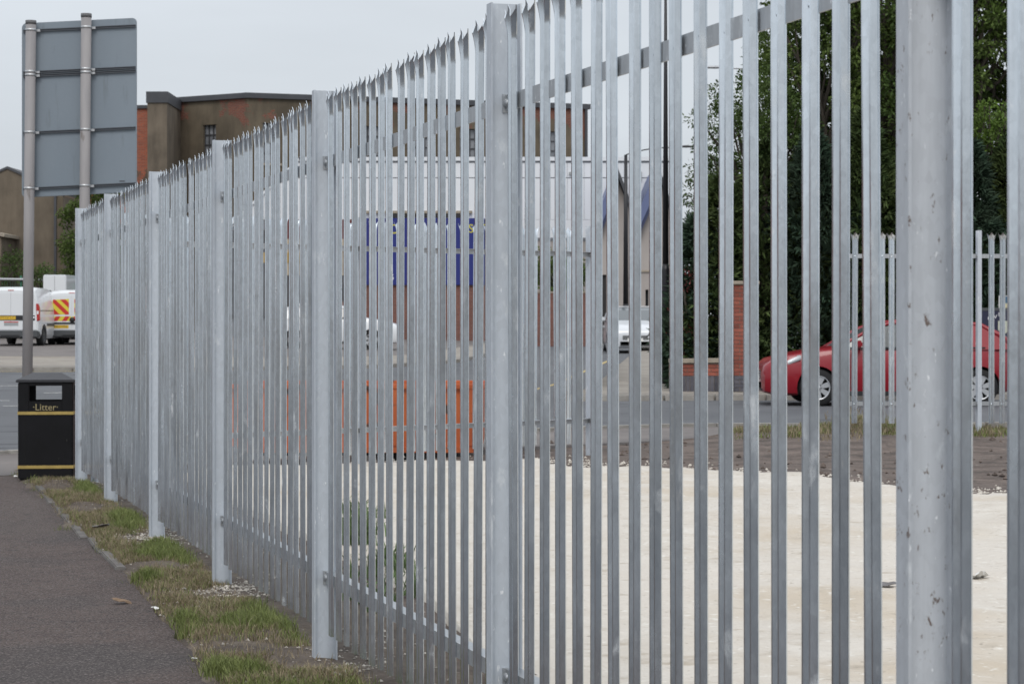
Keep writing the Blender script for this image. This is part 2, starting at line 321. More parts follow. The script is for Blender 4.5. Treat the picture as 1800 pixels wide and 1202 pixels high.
def resample(poly, n):
    ds = [0]
    for a, b in zip(poly, poly[1:]): ds.append(ds[-1]+math.hypot(b[0]-a[0], b[1]-a[1]))
    o = []
    for i in range(n+1):
        t = ds[-1]*i/n; k = 0
        while k < len(poly)-2 and ds[k+1] < t: k += 1
        f = (t-ds[k])/max(1e-9, ds[k+1]-ds[k]); o.append((poly[k][0]*(1-f)+poly[k+1][0]*f, poly[k][1]*(1-f)+poly[k+1][1]*f))
    return o
def sheet(name, A, B, nu, nv, zf, m, parent=None, skirt=0.0):
    """surface lofted between two ground polylines A and B; skirt drops its rim"""
    A = resample(A, nu); B = resample(B, nu); mb = MB()
    for i in range(nu+1):
        for j in range(nv+1):
            f = j/nv; x = A[i][0]*(1-f)+B[i][0]*f; y = A[i][1]*(1-f)+B[i][1]*f; mb.v.append((x, y, zf(x, y)))
    for i in range(nu):
        for j in range(nv): q = i*(nv+1)+j; mb.f.append((q, q+nv+1, q+nv+2, q+1)); mb.sm.append(True)
    if skirt:
        rim = [i*(nv+1) for i in range(nu+1)] + [nu*(nv+1)+j for j in range(1, nv+1)] + [i*(nv+1)+nv for i in range(nu-1, -1, -1)] + [j for j in range(nv-1, 0, -1)]
        b = len(mb.v)
        for q in rim: x, y, z = mb.v[q]; mb.v.append((x, y, z-skirt))
        for k in range(len(rim)): k2 = (k+1) % len(rim); mb.f.append((rim[k], rim[k2], b+k2, b+k)); mb.sm.append(False)
    me = mb.mesh(name, False)
    up = sum(p.normal.z for p in me.polygons)
    if up < 0: me.flip_normals()
    return link(name, me, m, parent)
def copy_tree(o, parent=None, name=None):
    c = o.copy(); C.objects.link(c); c.parent = parent
    for ch in o.children: copy_tree(ch, c)
    return c
def bump(x, y, s=1.0, a=.02): return a*noise.noise(Vector((x*s, y*s, 3.3))) + a*.5*noise.noise(Vector((x*s*2.7, y*s*2.7, 8.1)))

# ================================================================ SETTING
FX0, FSL = 1.939, -0.3                     # main fence line X = FX0 + FSL*Y
cth = 1/math.sqrt(1+FSL*FSL); D = Vector((FSL*cth, cth, 0)); NIN = Vector((cth, -FSL*cth, 0))
def fence_x(Y): return FX0+FSL*Y
def off(Y, o):                              # point on the line shifted o metres to the inside (+) or outside (-)
    return (fence_x(Y)+NIN.x*o, Y+NIN.y*o)
st = lambda o: tag(o, kind='structure')
g = sheet('ground', [(-900,-300),(900,-300)], [(-900,1500),(900,1500)], 60, 60, lambda x, y: h(x, y)-.35, 'ground'); st(g)
road = sheet('road', [(-80,14),(90,14)], [(-80,150),(90,150)], 85, 68, h, 'asphalt'); st(road)
# street on which the footway lies (left of the camera)
st(sheet('side_street', [off(-20,-9.5), off(14,-9.5)], [off(-20,-2.7), off(14,-2.7)], 20, 4, lambda x, y: -.10, 'asphalt'))
# kerb line of the near side of the road
K = [(-14.5,15.9), (-5.43,23.5), (1.2,28.9), (2.4,29.4), (4.6,29.6), (14,30.2), (40,32)]
def footz(x, y): return .012*noise.noise(Vector((x*.35, y*.35, 1))) - .0
VE = [(-20,-.46), (5,-.48), (8.9,-.50), (9.8,-.46), (11,-.42), (12.3,-.40), (14,-.40), (16,-.41), (18,-.39), (19.6,-.42), (21,-.44)]   # (Y, offset) of the ragged footway edge
def verge_off(Y):
    for (a, oa), (b, ob) in zip(VE, VE[1:]):
        if a <= Y <= b: o = oa+(ob-oa)*(Y-a)/(b-a); break
    else: o = -.45
    return o + .045*noise.noise(Vector((Y*1.7, 0, 0))) + .03*noise.noise(Vector((Y*5.1, 2, 0)))
ys = [-20+.1*i for i in range(412)]
foot = sheet('footway', [off(y, -2.7) for y in ys], [off(y, verge_off(y)) for y in ys], 411, 10, footz, 'tarmac', skirt=.12); st(foot)
foot2 = sheet('footway_corner', [(-14,16.1), (-9,19.9), (-5.45,23.25), (1.1,28.65), (2.4,29.15), (4.6,29.35), (14,29.95), (40,31.75)],
              [(-13,13.5), (-8,17.4), (-4.3,20.6), (2.2,26.4), (3.2,27.3), (4.6,27.6), (14,28.4), (40,30.2)], 90, 4, lambda x, y: .006+footz(x, y), 'asphalt_old', skirt=.12); st(foot2)
# verge and soil strip
def vergez(x, y):
    o_ = (x-FX0-FSL*y)*cth; yy = y-o_*NIN.y; d_ = o_-verge_off(yy)
    return -.030 + .050*sstep(d_, -.07, .10) + .03*noise.noise(Vector((x*2.1, y*2.1, 5))) + .015*noise.noise(Vector((x*7, y*7, 5)))
st(sheet('verge', [off(y, verge_off(y)-.10) for y in ys], [off(y, .75) for y in ys], 411, 12, vergez, 'soil'))
def sitez(x, y): return .0 + .03*noise.noise(Vector((x*.9, y*.9, 9))) + .015*noise.noise(Vector((x*3.1, y*3.1, 9))) + .09*sstep(y, 21.5, 25.5)*sstep(x, 1.5, 4)
st(sheet('site_soil', [off(-12,.7), off(0,.7), off(8,.7), off(19.5,.7), (-2.2,21.4), (1.9,25.9), (3.2,27.2)],
         [(50,-12), (50,0), (50,6), (50,12), (50,20), (50,26), (50,31)], 130, 120, sitez, 'site_soil', skirt=.1))
CH = [(-3.1,20.4), (-2.0,21.3), (-.6,21.9), (.2,22.0), (.6,21.2), (1.6,21.0), (2.3,20.2), (2.9,19.4), (3.3,18.2), (4.2,17.8), (8,17.4), (40,17)]
def ch_far(x):
    for (xa, ya), (xb, yb) in zip(CH, CH[1:]):
        if xa <= x <= xb: y = ya+(yb-ya)*(x-xa)/(xb-xa); break
    else: y = CH[-1][1]
    return y + .16*noise.noise(Vector((x*2.3, 1, 4))) + .20*noise.noise(Vector((x*7, 2, 4))) + .16*noise.noise(Vector((x*23, 3, 4)))
def ch_near(x):
    o = .95-.60*sstep(x, -.45, .1) + .05*noise.noise(Vector((x*4, 5, 1))) + .04*noise.noise(Vector((x*13, 6, 1)))
    return max(-12, (FX0+o/cth-x)/-FSL)
def chalkz(x, y): return sitez(x, y)+.045+.010*noise.noise(Vector((x*6, y*6, 2)))+.014*noise.noise(Vector((x*2.1, y*2.1, 2)))
mb = MB(); cx_ = [-3.0+.06*i for i in range(217)]+[10+.5*i for i in range(80)]; NR = 150
for x in cx_:
    y0, y1 = ch_near(x), max(ch_far(x), ch_near(x)+.1)
    for j in range(NR+1):
        t = j/NR; t = t+.35*math.sin(2*math.pi*t)/(2*math.pi); y = y0+(y1-y0)*t; z = chalkz(x, y)
        mb.v.append((x, y, z-(.09 if j in (0, NR) else 0)))
for i in range(len(cx_)-1):
    for j in range(NR): q = i*(NR+1)+j; mb.f.append((q, q+NR+1, q+NR+2, q+1)); mb.sm.append(True)
st(mb.build('chalk_ground', 'chalk', fix=False))
# kerbstones on the near side of the road
def kerb_run(parent, pts, z_of, w=.14, hgt=.12, Lk=.9, m='kerb_concrete'):
    tot = sum(math.hypot(b[0]-a[0], b[1]-a[1]) for a, b in zip(pts, pts[1:])); n = int(tot/Lk); P = resample(pts, n); me = None
    for a, b in zip(P, P[1:]):
        if me is None: me = MB().box((-.445,-w/2,-.2), (.445,w/2,hgt)).mesh('kerbstone')
        o = link('kerbstone', me, m, parent); o.location = ((a[0]+b[0])/2, (a[1]+b[1])/2, z_of((a[0]+b[0])/2, (a[1]+b[1])/2)+random.uniform(-.006,.006))
        o.rotation_euler = (0, 0, math.atan2(b[1]-a[1], b[0]-a[0]) + random.uniform(-.008,.008))
kerb_run(foot2, [(-9,20.6), (-5.43,23.6), (1.2,29.0), (2.4,29.5), (4.6,29.7), (12,30.2)], h, hgt=.085)
def line_mark(name, pts, wd, m, dz=.006):
    pts = resample(pts, 40); mb = MB(); V = []
    for k, p in enumerate(pts):
        a = pts[max(0, k-1)]; b = pts[min(len(pts)-1, k+1)]; d = Vector((b[0]-a[0], b[1]-a[1], 0)).normalized(); nrm = Vector((-d.y, d.x, 0))*wd/2
        for s in (-1, 1): x, y = p[0]+s*nrm.x, p[1]+s*nrm.y; mb.v.append((x, y, h(x, y)+dz))
    for k in range(len(pts)-1): mb.f.append((2*k, 2*k+1, 2*k+3, 2*k+2)); mb.sm.append(False)
    o = mb.build(name, m, road); return o
line_mark('yellow_line', [(-9,20.95), (-5.43,23.95), (1.2,29.35), (2.4,29.85), (4.6,30.05), (12,30.55)], .10, 'yellow_paint')
# far pavements
FK = [(1.0,39.6), (3.2,40.0), (14,40.7), (40,42.4)]
fp = sheet('far_footway', FK, [(2.3,47.5), (3.6,41.6), (14,42.3), (40,44)], 50, 4, lambda x, y: h(x, y)+.09, 'paving', skirt=.14); st(fp)
fp2 = sheet('side_road_footway', [(1.05,39.75), (1.8,46), (4.7,80), (7,110)], [(3.2,40.2), (4.4,47), (8.2,80), (10.5,110)], 40, 3, lambda x, y: h(x, y)+.088, 'paving', skirt=.14); st(fp2)
kerb_run(fp, [(.9,39.5), (3.2,39.9), (14,40.6)], h, hgt=.10)
line_mark('yellow_line', [(-.3,40.2), (.9,47), (3.0,66)], .10, 'yellow_paint')
line_mark('give_way_line', [(-6.5,40.5), (-.6,42.5)], .14, 'yellow_paint')
line_mark('give_way_line', [(-6.8,44.0), (.2,46.6)], .14, 'white_paint')
LK = [(-60,41), (-30,47.2), (-14,51.6), (-7,53.8), (-3.5,56.5), (-1.5,62), (.2,80), (2,112)]
lp = sheet('lay_by_footway', LK, [(-60,49), (-30,55), (-14,59.5), (-8,61.5), (-5,63), (-3.2,66), (-1.3,82), (.6,112)], 70, 4, lambda x, y: h(x, y)+.09, 'paving', skirt=.14); st(lp)
kerb_run(lp, [(-24,48.7), (-14,51.5), (-7,53.7)], h, hgt=.10)
line_mark('yellow_line', [(-40,44.7), (-30,46.8), (-14,51.2), (-7,53.4)], .10, 'yellow_paint')
st(sheet('parking_area', [(-60,48.8), (-30,54.8), (-14,59.3), (-8,61.3), (-5,62.8), (-3.2,65.8), (-1.3,82), (.6,112)], [(-60,130), (-45,130), (-30,130), (-20,130), (-12,130), (-6,130), (-2,130), (.4,130)], 50, 40, lambda x, y: h(x, y)+.07, 'asphalt_old', skirt=.1))
for (a, b) in (((-9.9,38.8),(-9.0,39.2)), ((-7.2,32.2),(-6.55,32.5)), ((-10.6,44.9),(-9.6,45.2)), ((-8.6,37.0),(-7.9,37.35)), ((-9.0,42.1),(-8.1,42.5))):
    line_mark('lane_dash', [a, b], .12, 'white_paint')
# edging stones where the footway meets the verge, sunk and partly lifted
for i, Y in enumerate([13.2, 14.1, 15.0, 15.9, 16.8, 17.7, 18.6]):
    x, y = off(Y, verge_off(Y)+.03); e_ = bx('edging_stone', (-.44,-.03,-.12), (.44,.03,.03), 'edging_concrete', foot, .006)
    e_.location = (x, y, random.uniform(-.022,-.008)); e_.rotation_euler = (random.uniform(-.05,.05), random.uniform(-.015,.015), math.atan2(D.y, D.x)+random.uniform(-.03,.03))

# ================================================================ PALISADE FENCES
POST_H, TIP = 2.42, 2.40
US = [-34,-29.5,-21,-14,-6,0,6,14,21,29.5,34]; DS = [1.5,1.5,13,13,2.5,0,2.5,13,13,1.5,1.5]
def pale_mesh(zbot=.13, ztip=2.40):
    mb = MB(); n = len(US); T = 2.6; v0 = ztip-.105; rows = []
    nr = 7
    def pt(u, d, v, k):
        sp = 1+.80*max(0, k)**1.6
        u2 = u*sp
        if v <= v0: return (u2/1000, -d/1000, v)
        rr = .33+.20*(abs(u)/34)**2; a = (v-v0)/rr
        oy = rr*(1-math.cos(a)); oz = rr*math.sin(a)
        return (u2/1000, -d/1000*math.cos(a)-oy, v0+oz+d/1000*math.sin(a)*.5)
    for side in (0, 1):
        for r in range(-1, nr+1):
            for u, d in zip(US, DS):
                t = abs(u)/34; cut = .046*(1-abs(2*t-1)**1.15)+.010*t*t
                if r == -1: v, k = zbot, 0
                else: k = r/nr; v = v0+(ztip+.006-cut-v0)*k
                mb.v.append(pt(u, d-side*T, v, k))
    R_ = nr+2; off_ = R_*n
    for s in (0, 1):
        for r in range(R_-1):
            for c in range(n-1):
                q = s*off_+r*n+c; f = (q, q+1, q+n+1, q+n); mb.f.append(f if s == 0 else f[::-1]); mb.sm.append(True)
    for c in range(n-1):
        for r, fl in ((0, True), (R_-1, False)):
            q = r*n+c; f = (q, q+1, off_+q+1, off_+q); mb.f.append(f[::-1] if fl else f); mb.sm.append(False)
    for r in range(R_-1):
        for c, fl in ((0, True), (n-1, False)):
            q = r*n+c; f = (q, q+n, off_+q+n, off_+q); mb.f.append(f[::-1] if fl else f); mb.sm.append(False)
    for zc in (2.115, .36):                                     # the bolt heads in the middle groove
        mb.lathe([(.0075,0), (.0075,-.004), (.004,-.007), (0.0005,-.0075)], 'y', (0,-.001,zc), 8)
    me = mb.mesh('pale', True)
    return me
def mark_sharp(me, ang=40):
    bm = bmesh.new(); bm.from_mesh(me)
    for e_ in bm.edges:
        if len(e_.link_faces) == 2 and e_.calc_face_angle(0) > R(ang): e_.smooth = False
    bm.to_mesh(me); bm.free(); return me
PALE = mark_sharp(pale_mesh()); PALE.materials.append(MATS['zinc_pale'])
def i_profile(w_=.050, d_=.10, tf=.0065, tw=.0055):
    a, b = w_/2, tw/2
    return [(-a,0),(a,0),(a,tf),(b,tf+.004),(b,d_-tf-.004),(a,d_-tf),(a,d_),(-a,d_),(-a,d_-tf),(-b,d_-tf-.004),(-b,tf+.004),(-a,tf)]
POST = MB().prism(i_profile(), 'z', -.35, POST_H).mesh('post')
CLEAT = MB().box((.003,.042,-.028), (.0095,.093,.028)).mesh('cleat')
BOLT = MB().lathe([(.015,.0095), (.015,.018), (.011,.025), (.004,.028), (.0003,.0285)], 'x', (0,.058,0), 16).mesh('bolt')
def fence(name, origin, ang, posts, bays, label, group, flip_post=False, z0=0.0, rusty=None, jitter=.006, ph=None):
    root = empty(name, (origin[0], origin[1], z0), ang); tag(root, label, 'fence', group)
    for k, px in enumerate(posts):
        mp_ = POST
        if k == rusty: mp_ = POST.copy(); mp_.materials.clear()
        o = link('post', mp_, 'zinc_post' if k != rusty else 'zinc_post_rusty', root); o.location = (px, 0, 0)
        for z in (2.115, .36):
            for sgn in (1, -1):
                if (sgn == 1 and k == len(posts)-1) or (sgn == -1 and k == 0): continue
                c = link('cleat', CLEAT, 'zinc_rail', root); c.location = (px, 0, z)
                if sgn < 0: c.scale = (-1, 1, 1)
                link('bolt', BOLT, 'zinc_rail', c)
    for (xa, xb, xs) in bays:
        for z in (2.14, .385):
            mb = MB(); mb.prism([(.0525,z),(.1005,z),(.1005,z-.005),(.058,z-.005),(.058,z-.05),(.0525,z-.05)], 'x', xa+.006, xb-.006); mb.build('rail', 'zinc_rail', root)
        for x in xs:
            o = link('pale', PALE, None, root); o.location = (x+random.uniform(-.004,.004), .0515, random.uniform(-.008,.008))
            o.rotation_euler = (random.uniform(-jitter,jitter)*.5, random.uniform(-jitter,jitter), random.uniform(-.03,.03))
    return root
# main run: origin at the far corner post, local +x runs towards the camera
PY = [19.26, 17.03, 14.43, 11.87, 9.27, 6.70, 4.055, 1.45]
px_ = [(PY[0]-y)/cth for y in PY]
bays = []
for a, b in zip(px_, px_[1:]):
    n = 17 if b-a > 2.5 else 14; p = (b-a)/(n+1); bays.append((a, b, [a+p*(i+1) for i in range(n)]))
bays[5] = (bays[5][0], bays[5][1], [bays[5][0]+.114+.152*i for i in range(17)])
bays[6] = (bays[6][0], bays[6][1], [bays[6][0]+.135]+[bays[6][0]+.338+.152*i for i in range(15)])
ANG = math.atan2(-D.y, -D.x)
fence('palisade_fence', (fence_x(PY[0]), PY[0]), ANG, px_, bays, 'long galvanised steel palisade fence running beside the footway in the foreground', None, rusty=6)
# return run from the far corner to the gateway, seen from the inside
G = Vector((.80, 23.25)); Cn = Vector(off(PY[0], .05)); ln = (G-Cn).length; ev = (Cn-G)/ln
pp = [0, ln*.5, ln-.12]; bb = []
for a, b in zip(pp, pp[1:]):
    n = 18; p = (b-a)/(n+1); bb.append((a, b, [a+p*(i+1) for i in range(n)]))
fence('palisade_fence', G, math.atan2(ev.y, ev.x), pp, bb, 'far palisade fence run from the corner post to the gateway, behind the main fence', None, z0=.01)
# run on the right of the gateway
pp = [0, 1.655, 4.35]
bb = [(0, 1.655, [.169,.33,.50,.615,.77,.92,1.07,1.22,1.37,1.51]), (1.655, 4.35, [1.81,1.935]+[2.07+.143*i for i in range(15)])]
fence('palisade_fence', (at(1478, 0, 26).x, 26.0), R(1), pp, bb, 'short far palisade fence at the right, in front of the red car', None, z0=.075)

# ================================================================ STREET FURNITURE
# --- big road sign seen from the back
SY = 24.3
sroot = empty('road_sign', (at(140,0,SY).x, SY, 0)); tag(sroot, 'large grey road sign seen from behind, on two posts beyond the litter bin', 'road sign')
cx = at(140,0,SY).x
def sp(x, y): p = at(x, y, SY); return (p.x-cx, p.z)
def rrect(x0, z0, x1, z1, r, n=6, skew=lambda x: 0):
    P = []
    for (ccx, ccz, a0) in ((x1-r,z1-r,0), (x0+r,z1-r,90), (x0+r,z0+r,180), (x1-r,z0+r,270)):
        for k in range(n+1): a = R(a0+90*k/n); x = ccx+r*math.cos(a); P.append((x, ccz+r*math.sin(a)+skew(x)))
    return P
(x0, zt) = sp(39, 42); (x1, _) = sp(240, 42); (_, zb) = sp(39, 347); sk = lambda x: (x-x0)*.048
MB().prism(rrect(x0, zb, x1, zt, .05, skew=sk), 'y', -.003, .001).build('panel', 'sign_back', sroot)
MB().prism(rrect(x0-.004, zb-.004, x1+.004, zt+.004, .054, skew=sk), 'y', .0015, .005).build('edge_trim', 'sign_edge', sroot)
for yy in (56, 129, 135, 235, 333):
    z = sp(40, yy)[1]; mb = MB(); a = (x0+.015, x1-.01)
    for dz in (-.012, .007):
        mb.poly([]) if False else None
        P = [(a[0], z+dz+sk(a[0])), (a[1], z+dz+sk(a[1])), (a[1], z+dz+.008+sk(a[1])), (a[0], z+dz+.008+sk(a[0]))]
        mb.prism(P, 'y', -.030, -.0032)
    P = [(a[0], z-.012+sk(a[0])), (a[1], z-.012+sk(a[1])), (a[1], z+.015+sk(a[1])), (a[0], z+.015+sk(a[0]))]
    mb.prism(P, 'y', -.012, -.0034); mb.build('channel', 'channel_dark', sroot)
for (xb, xt, yt) in ((51.5, 57.5, 42), (149, 154.5, 30)):
    b = sp(xb, 640); zt_ = sp(xt, yt)[1]; t = (sp(xt, yt)[0], zt_); slope = (t[0]-b[0])/(t[1]-b[1]); base = (b[0]-slope*(b[1]+.3), -.3)
    pst = MB().tube([(base[0], -.09, -.3), (t[0], -.09, t[1])], .057, 20).build('post', 'pole_grey', sroot)
    MB().tube([(t[0], -.09, t[1]-.02), (t[0], -.09, t[1]+.022)], .060, 20).build('cap', 'cap_dark', pst)
    for yy in (56, 129, 135, 235, 333):
        z = sp(40, yy)[1]; xx = base[0]+slope*(z+.3); z += sk(xx)
        MB().tube([(xx, -.09, z-.012), (xx, -.09, z+.014)], .0595, 20, cap=True).build('clip', 'clip_metal', pst)
        bx('clip_bolt', (xx+.055,-.06,z-.014), (xx+.095,-.031,z+.012), 'clip_metal', pst)
MB().prism([(x1-.19, zb+.11+sk(x1)), (x1-.13, zb+.11+sk(x1)), (x1-.13, zb+.125+sk(x1)), (x1-.19, zb+.125+sk(x1))], 'y', -.0042, -.0034).build('maker_mark', 'channel_dark', sroot)

# --- litter bin
BY = 19.75; bz = 5.1e-3
broot = empty('litter_bin', (at(76,0,BY).x, BY+.24, .0), R(5)); tag(broot, 'black square litter bin with gold bands beside the end of the fence', 'litter bin')
hw = .245; Z1 = .875
mb = MB().box((-hw,-hw,.0), (hw,hw,.60)); mb.build('body', 'bin_black', broot, .012)
up = []
for (sx, sy) in ((-1,-1),(1,-1),(1,1),(-1,1)):
    a = (sx*hw, sy*hw); b = (sx*(hw-.10 if True else 0), sy*(hw-.025))
    xs = sorted((a[0], a[0]-sx*.10)); ys_ = sorted((a[1], a[1]-sy*.022)); MB().box((xs[0],ys_[0],.602), (xs[1],ys_[1],Z1)).build('corner_panel', 'bin_black', broot, .006)
    ys_ = sorted((a[1]-sy*.0225, a[1]-sy*.10)); xs = sorted((a[0], a[0]-sx*.022)); MB().box((xs[0],ys_[0],.602), (xs[1],ys_[1],Z1)).build('corner_panel', 'bin_black', broot, .006)
for s in (-1, 1):                                                  # rails below and above each opening
    for (za, zb_) in ((.602,.705), (.845,Z1)):
        ya = sorted((s*hw, s*(hw-.0215))); bx('opening_rail', (-hw+.1002,ya[0],za), (hw-.1002,ya[1],zb_), 'bin_black', broot)
        bx('opening_rail', (ya[0],-hw+.1002,za), (ya[1],hw-.1002,zb_), 'bin_black', broot)
lid = MB(); a, b = hw+.018, .13
lid.box((-a,-a,Z1+.001), (a,a,Z1+.022)); i = len(lid.v)
lid.v += [(-a,-a,Z1+.0225),(a,-a,Z1+.0225),(a,a,Z1+.0225),(-a,a,Z1+.0225),(-b,-b,Z1+.085),(b,-b,Z1+.085),(b,b,Z1+.085),(-b,b,Z1+.085)]
for f in ((0,1,5,4),(1,2,6,5),(2,3,7,6),(3,0,4,7),(4,5,6,7),(3,2,1,0)): lid.f.append(tuple(i+k for k in f)); lid.sm.append(False)
lid.build('lid', 'bin_lid', broot, .004)
for z in (.585, .10):
    mb = MB(); q = hw+.0035
    for (p0, p1) in (((-q,-q,z),(q,-hw-.0005,z+.028)), ((-q,hw+.0005,z),(q,q,z+.028)), ((-q,-hw-.0003,z),(-hw-.0005,hw+.0003,z+.028)), ((hw+.0005,-hw-.0003,z),(q,hw+.0003,z+.028))): mb.box(p0, p1)
    mb.build('gold_band', 'bin_gold', broot)
bx('door_seam', (-hw+.062,-hw-.0022,.13), (-hw+.068,-hw+.001,.58), 'arch_black', broot)
bx('lock_plate', (-hw+.035,-hw-.0025,.66), (-hw+.065,-hw+.001,.665), 'arch_black', broot)
text('lettering', '\u00b7Litter\u00b7', .085, 'letter_gold', broot, (.0,-hw-.0015,.650), (R(90),0,0), width=.22, extrude=.001)
bx('liner', (-.2,-.2,.55), (.2,.2,.606), 'arch_black', broot)

# --- lamp columns
def lamp(name, x, y, zb, top, label, r=(.095,.075,.05), wide=None, arm=None, arm_m='lamp_grey'):
    root = empty(name, (x, y, zb)); tag(root, label, 'street lamp')
    if wide: MB().tube([(0,0,-.3), (0,0,wide), (0,0,wide+.12)], [r[0],r[0],r[1]], 16).build('base_section', 'lamp_black', root); z0 = wide+.1
    else: z0 = -.3
    MB().tube([(0,0,z0), (0,0,(z0+top)/2), (0,0,top)], [r[1],(r[1]+r[2])/2,r[2]], 16).build('column', 'lamp_black', root)
    if arm:
        (ax, az, hl) = arm; n = 8; P = []
        for k in range(n+1): t = k/n; P.append((ax*t, 0, top+az*(1-(1-t)**2.4)))
        MB().tube(P, .022, 8).build('arm', arm_m, root)
        s = 1 if ax > 0 else -1; hd = MB(); x0_ = ax; z = top+az
        secs = [(0,.03,.03), (.12,.07,.05), (.35,.10,.07), (.6,.09,.05), (hl,.03,.02)]; i0 = 0
        for (dx, wy, hz) in secs:
            for k in range(10): t = 2*math.pi*k/10; hd.v.append((x0_+s*dx, wy*math.cos(t), z+.02+hz*math.sin(t)*(.9 if math.sin(t) > 0 else .45)))
        for k in range(len(secs)-1):
            for j in range(10): q = k*10; hd.f.append((q+j, q+(j+1)%10, q+10+(j+1)%10, q+10+j)); hd.sm.append(True)
        hd.f.append(tuple(range(10))); hd.sm.append(False); hd.f.append(tuple(range(40, 50))); hd.sm.append(False)
        hd.build('lantern', arm_m, root)
    return root
p = at(1170, 678, 45.3); lamp('street_lamp', p.x, 45.3, h(p.x,45.3)+.09, 9.3, 'tall black lamp column at the corner, nearest of the lamps', r=(.082,.066,.020), wide=2.35, arm=(1.3,.7,.7), arm_m='lamp_black')
p = at(1100, 545, 82); lamp('street_lamp', p.x, 82, h(p.x,82), 7.2, 'slim black lamp column in front of the beige building', r=(.12,.10,.06), wide=1.5, arm=(1.9,.28,.75), arm_m='lamp_black')
p = at(1362, 545, 62); lamp('street_lamp', p.x, 62, h(p.x,62), 8.15, 'lamp with a pale head reaching over the tree top', r=(.10,.08,.05), arm=(-1.35,.20,.75))

# --- orange skip behind the return fence
SK = 23.15
k0, k1 = at(403,0,SK).x, at(849,0,SK).x
sr = empty('steel_skip', ((k0+k1)/2, SK, .0)); tag(sr, 'low orange steel skip with scuffed paint behind the far fence', 'skip')
hl = (k1-k0)/2
prof = [(-hl,.12),(-hl+.15,.05),(hl-.15,.05),(hl,.12),(hl,.70),(-hl,.70)]
MB().prism(prof, 'y', 0, .045).build('front_side', 'orange_steel', sr); MB().prism(prof, 'y', 1.35, 1.395).build('rear_side', 'orange_steel', sr)
bx('end_plate', (-hl,.046,.12), (-hl+.04,1.349,.70), 'orange_steel', sr); bx('end_plate', (hl-.04,.046,.12), (hl,1.349,.70), 'orange_steel', sr)
bx('floor_plate', (-hl+.15,.046,.05), (hl-.15,1.349,.10), 'rust_black', sr)
bx('rim', (-hl-.03,-.045,.701), (hl+.03,.05,.755), 'orange_steel', sr, .01); bx('rim', (-hl-.03,1.345,.701), (hl+.03,1.44,.755), 'orange_steel', sr, .01)
for i in range(7):
    x = -hl+.12+i*(2*hl-.24)/6; bx('rib', (x-.035,-.04,.10), (x+.035,-.001,.70), 'orange_steel', sr, .006)
bx('bottom_rail', (-hl+.1,-.05,.035), (hl-.1,-.001,.095), 'orange_steel', sr)
for x in (-hl*.62, hl*.62): bx('skid', (x-.22,-.03,-.02), (x+.22,1.4,.034), 'rust_black', sr)

# ================================================================ VEHICLES
def loft(secs, closed=True, caps=True):
    """secs: list of equal-length point rings"""
    mb = MB(); n = len(secs[0])
    for s in secs: mb.v += [tuple(p) for p in s]
    for k in range(len(secs)-1):
        for j in range(n if closed else n-1): q = k*n; mb.f.append((q+j, q+(j+1)%n, q+n+(j+1)%n, q+n+j)); mb.sm.append(True)
    if caps:
        mb.f.append(tuple(range(n))); mb.sm.append(False); e_ = (len(secs)-1)*n; mb.f.append(tuple(range(e_, e_+n))); mb.sm.append(False)
    return mb
def cut(obj, hubs, r, W):
    bm = bmesh.new(); bm.from_mesh(obj.data); bmesh.ops.triangulate(bm, faces=bm.faces); bm.to_mesh(obj.data); bm.free()
    mb = MB()
    for (x, z) in hubs: mb.prism([(x+r*math.cos(t*math.pi/14), z+r*math.sin(t*math.pi/14)) for t in range(28)], 'y', -W, W)
    c = mb.build('cutter', 'arch_black', obj.parent); md = obj.modifiers.new('b', 'BOOLEAN'); md.object = c; md.operation = 'DIFFERENCE'; md.solver = 'EXACT'
    dg = bpy.context.evaluated_depsgraph_get(); me = bpy.data.meshes.new_from_object(obj.evaluated_get(dg)); obj.modifiers.clear(); me.name = 'body'; obj.data = me; bpy.data.objects.remove(c)
    mark_sharp(me, 34)
    for pl in me.polygons: pl.use_smooth = True
def wheel(root, x, y, z, r, spokes=7, m='alloy'):
    s = 1 if y > 0 else -1
    t = MB().lathe([(r*.66,-.10), (r*.93,-.105), (r,-.07), (r,.07), (r*.93,.105), (r*.66,.10), (r*.64,.02), (r*.64,-.06), (r*.66,-.10)], 'y', (0,0,0), 32).build('wheel', 'tyre', root); t.location = (x, y, z)
    rim = MB().lathe([(r*.665,.098*s), (r*.62,.104*s), (r*.60,.06*s)], 'y', (0,0,0), 32)
    for k in range(spokes):
        a = 2*math.pi*k/spokes+.3; ca, sa = math.cos(a), math.sin(a); q = []
        for (rr, wd) in ((r*.10,.030), (r*.64,.048)):
            for sg in (-1, 1): q.append((rr*ca-sg*wd*sa, rr*sa+sg*wd*ca))
        P = [q[0], q[1], q[3], q[2]]; ya, yb = sorted((.055*s, .088*s)); rim.prism(P, 'y', ya, yb)
    rim.lathe([(.0005,.096*s), (r*.15,.094*s), (r*.16,.05*s)], 'y', (0,0,0), 14)
    rim.build('rim', m, t); MB().lathe([(.0005,.03*s), (r*.61,.03*s)], 'y', (0,0,0), 24).build('brake_shadow', 'arch_black', t)
def ring(x, zb, zt, w, wt=None, tuck=.06):
    wt = wt or w; hgt = zt-zb
    half = [(w*.86,zb), (w*.955,zb+.06*hgt), (w,zb+.22*hgt), (w*1.003,zb+.52*hgt), (w*.985,zb+.78*hgt), (wt*.95,zt-.06*hgt), (wt*.86,zt-.015*hgt), (wt*.45,zt+.012)]
    return [(x, y, z) for y, z in half] + [(x, -y, z) for y, z in reversed(half)]
